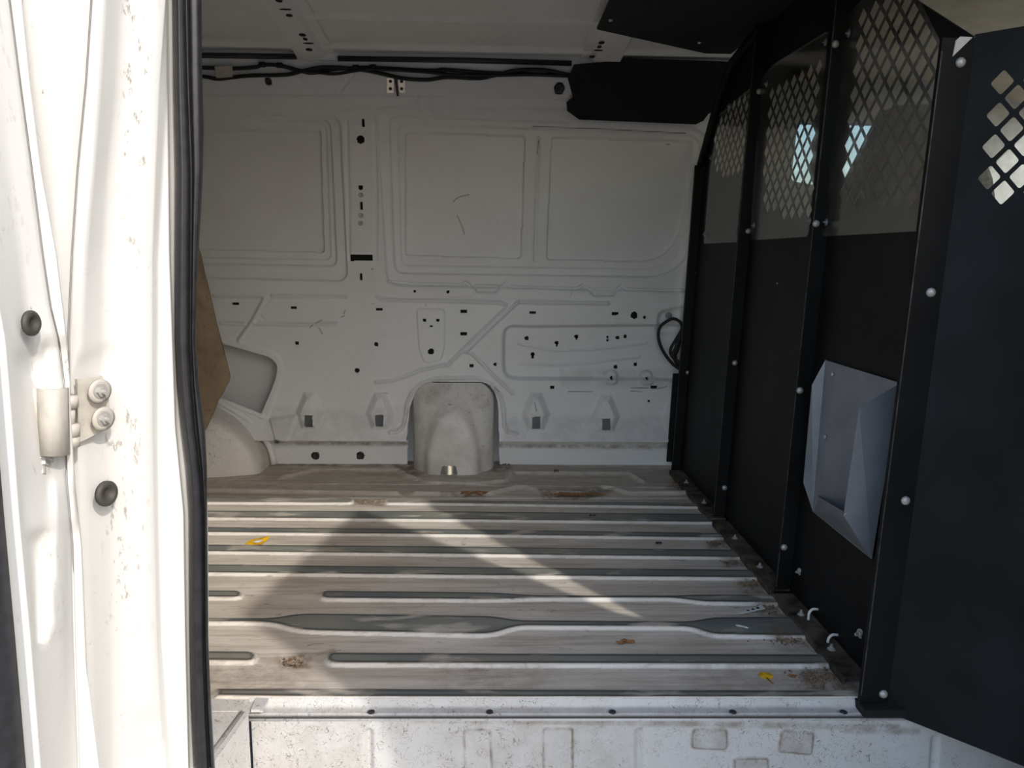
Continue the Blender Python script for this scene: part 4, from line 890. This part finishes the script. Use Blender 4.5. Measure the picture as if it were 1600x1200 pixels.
leaf('curled_leaf', (741, 773), .004, ell(.045, .012, 16, .35), 'brown', 'curled orange brown leaf near the rounded housing', 'leaf', .012)
leaf('bark_strip', (900, 773.5), .003, ell(.095, .014, 18, .35), 'brown', 'long dark brown bark strip along the wavy floor bead', 'bark', .006)
leaf('dark_chip', (1030, 850), 0, ell(.009, .006, 8, .3), 'dark', 'small black chip on the floor far from the wrapper', 'chip', .006)
leaf('dark_chip', (925, 806), RH, ell(.010, .005, 8, .3), 'dark', 'small dark chip on a rib beyond the black chip', 'chip', .004)
leaf('seed_pod', (869, 738.5), .008, ell(.009, .008, 8, .3), 'brown', 'small brown seed pod at the foot of the wall', 'seed pod', .012)
leaf('pale_chip', (1161, 980), RH, ell(.013, .004, 8, .3), 'paper', 'thin pale paint chip on the wide floor rib', 'chip', .002, -.5)
# little paper label by the angle iron
A = [onfloor(*q, .009) for q in ((1152, 957.5), (1190, 945), (1196, 951), (1160, 959))]
pt = quad('paper_label', A, .0006, None, 'paper'); setp(pt, 'white printed paper strip lying among crumbs by the angle iron', 'paper')
for t in (.3, .5, .7):
    a = A[0]+(A[1]-A[0])*t; b = A[3]+(A[2]-A[3])*t; up = np.array([0, 0, .0010])
    quad('print_line', [a*.75+b*.25+up, a*.75+b*.25+(A[1]-A[0])*.1+up, a*.3+b*.7+(A[1]-A[0])*.1+up, a*.3+b*.7+up], .0003, pt, 'ink')
# crumbs swept against the partition
bm = bmesh.new()
for (x, y, n, sx, sy) in ((1290, 1060, 150, .045, .022), (1225, 1000, 60, .035, .018), (1172, 915, 55, .03, .02), (1200, 953, 60, .03, .015), (1140, 880, 35, .025, .012), (1120, 850, 30, .025, .012), (1072, 762, 40, .03, .02), (1190, 905, 20, .02, .02), (578, 785, 40, .04, .012), (457, 1035, 40, .02, .015), (790, 727, 30, .03, .01)):
    c = onfloor(x, y)
    for k in range(n):
        p = Vector((c[0]+rng.normal()*sx*.55, c[1]+rng.normal()*sy*.6, .0025)); p.x = min(p.x, PX0-.058)
        a, s1, s2 = rng.uniform(0, 3.1), rng.uniform(.0015, .006), rng.uniform(.001, .0025); e = Vector((math.cos(a)*s1, math.sin(a)*s1, rng.uniform(-.001, .002))); f = Vector((-math.sin(a)*s2, math.cos(a)*s2, 0)); h = Vector((0, 0, s2))
        vs4 = [bm.verts.new(q) for q in (p-e-h*.5, p+f-h*.5, p+e-h*.5, p-f-h*.5, p+h)]
        for q in ((0, 1, 4), (1, 2, 4), (2, 3, 4), (3, 0, 4)): bm.faces.new([vs4[i] for i in q])
setp(bmobj('dirt_crumbs', bm, 'crumb'), 'brown dirt and leaf crumbs swept along the partition foot', 'debris', kind='stuff')

# wiring along the roof rail
c4 = lambda L: [(300+x/3.81, y/3.81) for x, y in L]; c5 = lambda L: [(700+x/3.2, y/3.2) for x, y in L]
LA = [(150, 104), (260, 105)]+c4([(60, 403), (130, 405), (250, 408), (380, 400), (420, 386), (520, 390), (640, 420), (720, 434), (850, 412), (980, 405), (1100, 404), (1400, 420)])+c5([(0, 350), (200, 364), (400, 370), (620, 378), (680, 380)])
LB = [(150, 118), (260, 117.5)]+c4([(60, 455), (150, 470), (230, 462), (350, 450), (560, 445), (660, 422), (760, 402), (870, 402), (1000, 415), (1100, 432), (1250, 466), (1400, 475)])+c5([(0, 386), (150, 392), (240, 376), (340, 352), (480, 350), (600, 374), (680, 384)])
LC = c4([(640, 424), (720, 428), (850, 440), (980, 420), (1100, 412), (1400, 430)])+c5([(0, 372), (200, 378), (400, 374), (620, 382), (680, 384)])
wh = empty('wiring_harness', tuple(onwall(600, 112, -.015))); setp(wh, 'black taped wiring loom running along the roof rail', 'wiring')
for L, r, off in ((LA, .0062, -.010), (LB, .0062, -.014), (LC, .0050, -.020)):
    tube('cable', catmull([onwall(x, y, off) for x, y in L], 4), r, 'cable', wh, 8)
for (x, y) in ((410, 101), (437, 102), (556, 105.5), (583, 105), (692, 110)):
    P = onwall(x, y, -.012); tube('tape_wrap', [P+np.array([-.009, 0, 0]), P+np.array([.009, 0, 0])], .0085, 'cable', wh, 8)
O = [onwall(x, y, -.020) for x, y in ((335, 104), (363, 102.5), (363.5, 121), (338, 122))]
lb = quad('tape_label', O, .001, wh, 'label')
# cable loop by the partition
k6 = lambda L: [(1000+x/6, 420+y/6) for x, y in L]
cl = empty('cable_loop', tuple(onwall(1050, 560, -.03))); setp(cl, 'looped black cable hanging on the wall beside the partition', 'cable')
for L, r, off in (([(470, 990), (410, 965), (300, 885), (210, 760), (173, 640), (188, 550), (240, 500), (310, 468), (375, 498), (393, 560), (345, 650), (292, 740), (290, 800), (345, 860), (470, 905)], .0058, -.030), ([(480, 478), (440, 484), (425, 560), (372, 660), (345, 760), (322, 820), (360, 890), (470, 950)], .0085, -.022), ([(430, 560), (375, 640), (335, 740), (310, 810), (350, 870), (470, 925)], .006, -.045)):
    tube('cable', catmull([onwall(x, y, off) for x, y in k6(L)], 6), r, 'cable', cl, 8)
# plywood offcut leaning on the wheel arch
h5 = lambda L: [(300+x/2.857, 360+y/2.857) for x, y in L]
edge = h5([(35, 58), (50, 52), (66, 110), (80, 190), (100, 280), (122, 400), (145, 500), (158, 560), (170, 615), (176, 650), (168, 680), (158, 695), (140, 730), (120, 760), (95, 820), (60, 892)])
Yb = 2.565
A = [onY(x, y, Yb-.0) for x, y in edge]; zb_ = A[-1][2]
A = [a+np.array([0, -.16*(a[2]-zb_), 0])*.6 for a in A]
A = [CAM+(a-CAM)*1 for a in A]
A += [np.array([-1.16, Yb, .275]), np.array([-1.30, Yb, .275]), np.array([-1.34, Yb-.05, A[0][2]-.02])]
n = len(A); B = [a+np.array([-.002, .014, 0]) for a in A]
bd = mesh('plywood_board', A+B, [tuple(range(n)), tuple(range(2*n-1, n-1, -1))]+[(i, (i+1) % n, (i+1) % n+n, i+n) for i in range(n)], 'wood')
setp(bd, 'brown ragged plywood offcut leaning above the wheel arch', 'board')

# ================================================================== rest of the van body, cab and ground
shell = bmesh.new(); bbox(shell, (-2.3, .94, 1.325), (2.6, .99, 1.50)); bbox(shell, (-2.25, .99, 1.46), (.80, 2.70, 1.49))
hd = bmobj('trim_1', shell, 'ext'); setp(hd, 'white van roof and header above the side opening', 'roof', kind='structure')
rw = box('wall_rear', (-2.3, .95, -.3), (-2.2, 2.9, 1.47), 'wall'); setp(rw, 'white rear end of the cargo bay', 'wall', kind='structure')
nw_ = box('wall_near', (-2.25, 1.06, -.3), (-.66, 1.10, 1.42), 'wall'); setp(nw_, 'white inner side wall behind the door jamb', 'wall', kind='structure')
bp = box('wall_front', (.84, .85, -.3), (1.02, 1.0, 1.36), 'ext', None, .004); setp(bp, 'white front door pillar past the wing panel', 'pillar', kind='structure')
# open front leaf of the side door (throws the triangular shadow on the floor); its upper half leans like the body side
dv_ = []
for z, dx, hy in ((-.35, .200, .895), (.60, .200, .89), (.70, .188, .826), (1.34, 0., .814)):
    for (x, y) in ((.624, hy), (.487, .125)):
        for t in (0, .012): dv_.append((x+dx+t, y, z))
d2 = mesh('door_2', dv_, [(0, 1, 3, 2), (12, 14, 15, 13)]+[f for j in range(3) for f in ((4*j, 4*j+2, 4*j+6, 4*j+4), (4*j+1, 4*j+5, 4*j+7, 4*j+3), (4*j, 4*j+4, 4*j+5, 4*j+1), (4*j+2, 4*j+3, 4*j+7, 4*j+6))], 'ext')
setp(d2, 'open white front leaf of the side door', 'door', kind='structure')
# cab
cw = plate('wall_cab', [(.735, -.2), (2.5, -.2), (2.5, .90), (2.05, 1.30), (1.9, 1.50), (.735, 1.50)], [round_poly([(1.06, 1.045), (1.50, .985), (1.70, .97), (1.70, 1.245), (1.07, 1.245)], .02, 3), round_poly([(1.93, 1.0), (2.25, .98), (2.02, 1.2), (1.93, 1.2)], .015, 3)], (0, 2.74, 0), (1, 0, 0), (0, 0, 1), (0, 1, 0), .06, 'trimg'); setp(cw, 'grey trimmed driver side of the cab', 'wall', kind='structure')
g1 = quad('pane', [(1.05, 2.775, .93), (2.33, 2.775, .93), (1.95, 2.775, 1.27), (1.05, 2.775, 1.27)], .003, cw, 'glass')
cp = plate('wall_cab_near', [(1.02, -.3), (2.5, -.3), (2.5, .90), (2.05, 1.30), (1.9, 1.50), (1.02, 1.50)], [round_poly([(1.10, .80), (2.36, .80), (1.94, 1.30), (1.10, 1.30)], .02, 3)], (0, .95, 0), (1, 0, 0), (0, 0, 1), (0, 1, 0), .06, 'trimg'); setp(cp, 'grey trimmed passenger side of the cab', 'wall', kind='structure')
quad('pane', [(1.08, .975, .78), (2.40, .975, .78), (1.95, .975, 1.32), (1.08, .975, 1.32)], .003, cp, 'glass')
hl = Relief(np.linspace(.745, 1.95, 30), np.linspace(.95, 2.80, 60)); Hc = np.linspace(-1, 1, 60)
hlo = hl.build('ceiling_cab', lambda U, V, D: np.stack([U, V, 1.455-.10*np.abs((V-1.87)/.93)**4-.10*np.clip((U-1.5)/.45, 0, 1)**2], -1), 'tan'); setp(hlo, 'tan cloth headliner over the cab', 'ceiling', kind='structure')
wsd = quad('window_1', [(1.95, .98, 1.34), (1.95, 2.76, 1.34), (2.50, 2.76, .88), (2.50, .98, .88)], .004, None, 'glass'); setp(wsd, 'windscreen of the cab', 'window', kind='structure')
db = box('dashboard', (2.1, 1.02, .3), (2.49, 2.73, .86), 'trimg', None, .04); setp(db, 'grey dashboard at the front of the cab', 'dashboard')
fc = box('floor_cab', (.74, 1.26, -.12), (2.55, 2.80, -.06), 'trimg'); setp(fc, 'grey cab floor', 'floor', kind='structure')
fw = box('wall_cab_front', (2.5, .95, -.3), (2.55, 2.80, .88), 'trimg'); setp(fw, 'grey front bulkhead of the cab', 'wall', kind='structure')
def seat(Y, label, hr, dx=0.):
    e = empty('cab_seat', (1.15+dx, Y, -.06)); setp(e, label, 'seat', 'cab seats')
    sec = [(.30, -.27, .27), (.60, -.265, .265), (.85, -.25, .25), (1.0, -.215, .215), (1.10, -.15, .15), (1.13, -.10, .10)]
    if hr: sec = [(.30, -.36, .62), (.60, -.34, .62), (.74, -.22, .60), (.80, -.10, .57), (.86, -.04, .52), (.94, -.01, .41), (1.03, .01, .29), (1.075, .04, .23), (1.09, .08, .18)]
    vv = []
    for (z, ya, yb) in sec:
        for k in range(16):
            a = 2*math.pi*k/16; cx = math.copysign(abs(math.cos(a))**.45, math.cos(a)); sx = math.copysign(abs(math.sin(a))**.45, math.sin(a))
            vv.append((dx+.98-.10*(z-.3)+.065*cx, Y+(ya+yb)/2+(yb-ya)/2*sx, z))
    n = len(sec); ff = [(i*16+k, i*16+(k+1) % 16, (i+1)*16+(k+1) % 16, (i+1)*16+k) for i in range(n-1) for k in range(16)]+[tuple(range(16)), tuple((n-1)*16+k for k in range(16))]
    mesh('backrest', vv, ff, 'seat', e, True); box('seat_cushion', (.95+dx, Y-.27, .18), (1.50+dx, Y+.27, .36), 'seat', e, .05); box('seat_base', (1.0+dx, Y-.22, -.06), (1.42+dx, Y+.22, .18), 'trimg', e, .02)
seat(1.52, 'dark cloth passenger bench seat behind the near mesh window', True); seat(2.32, 'dark cloth driver seat beside the side window', False, .42)
# ground
gr = mesh('ground', [(-40, -40, -.72), (40, -40, -.72), (40, 40, -.72), (-40, 40, -.72)], [(0, 1, 2, 3)], 'ground'); setp(gr, 'sunlit grey asphalt around the van', 'ground', kind='structure')
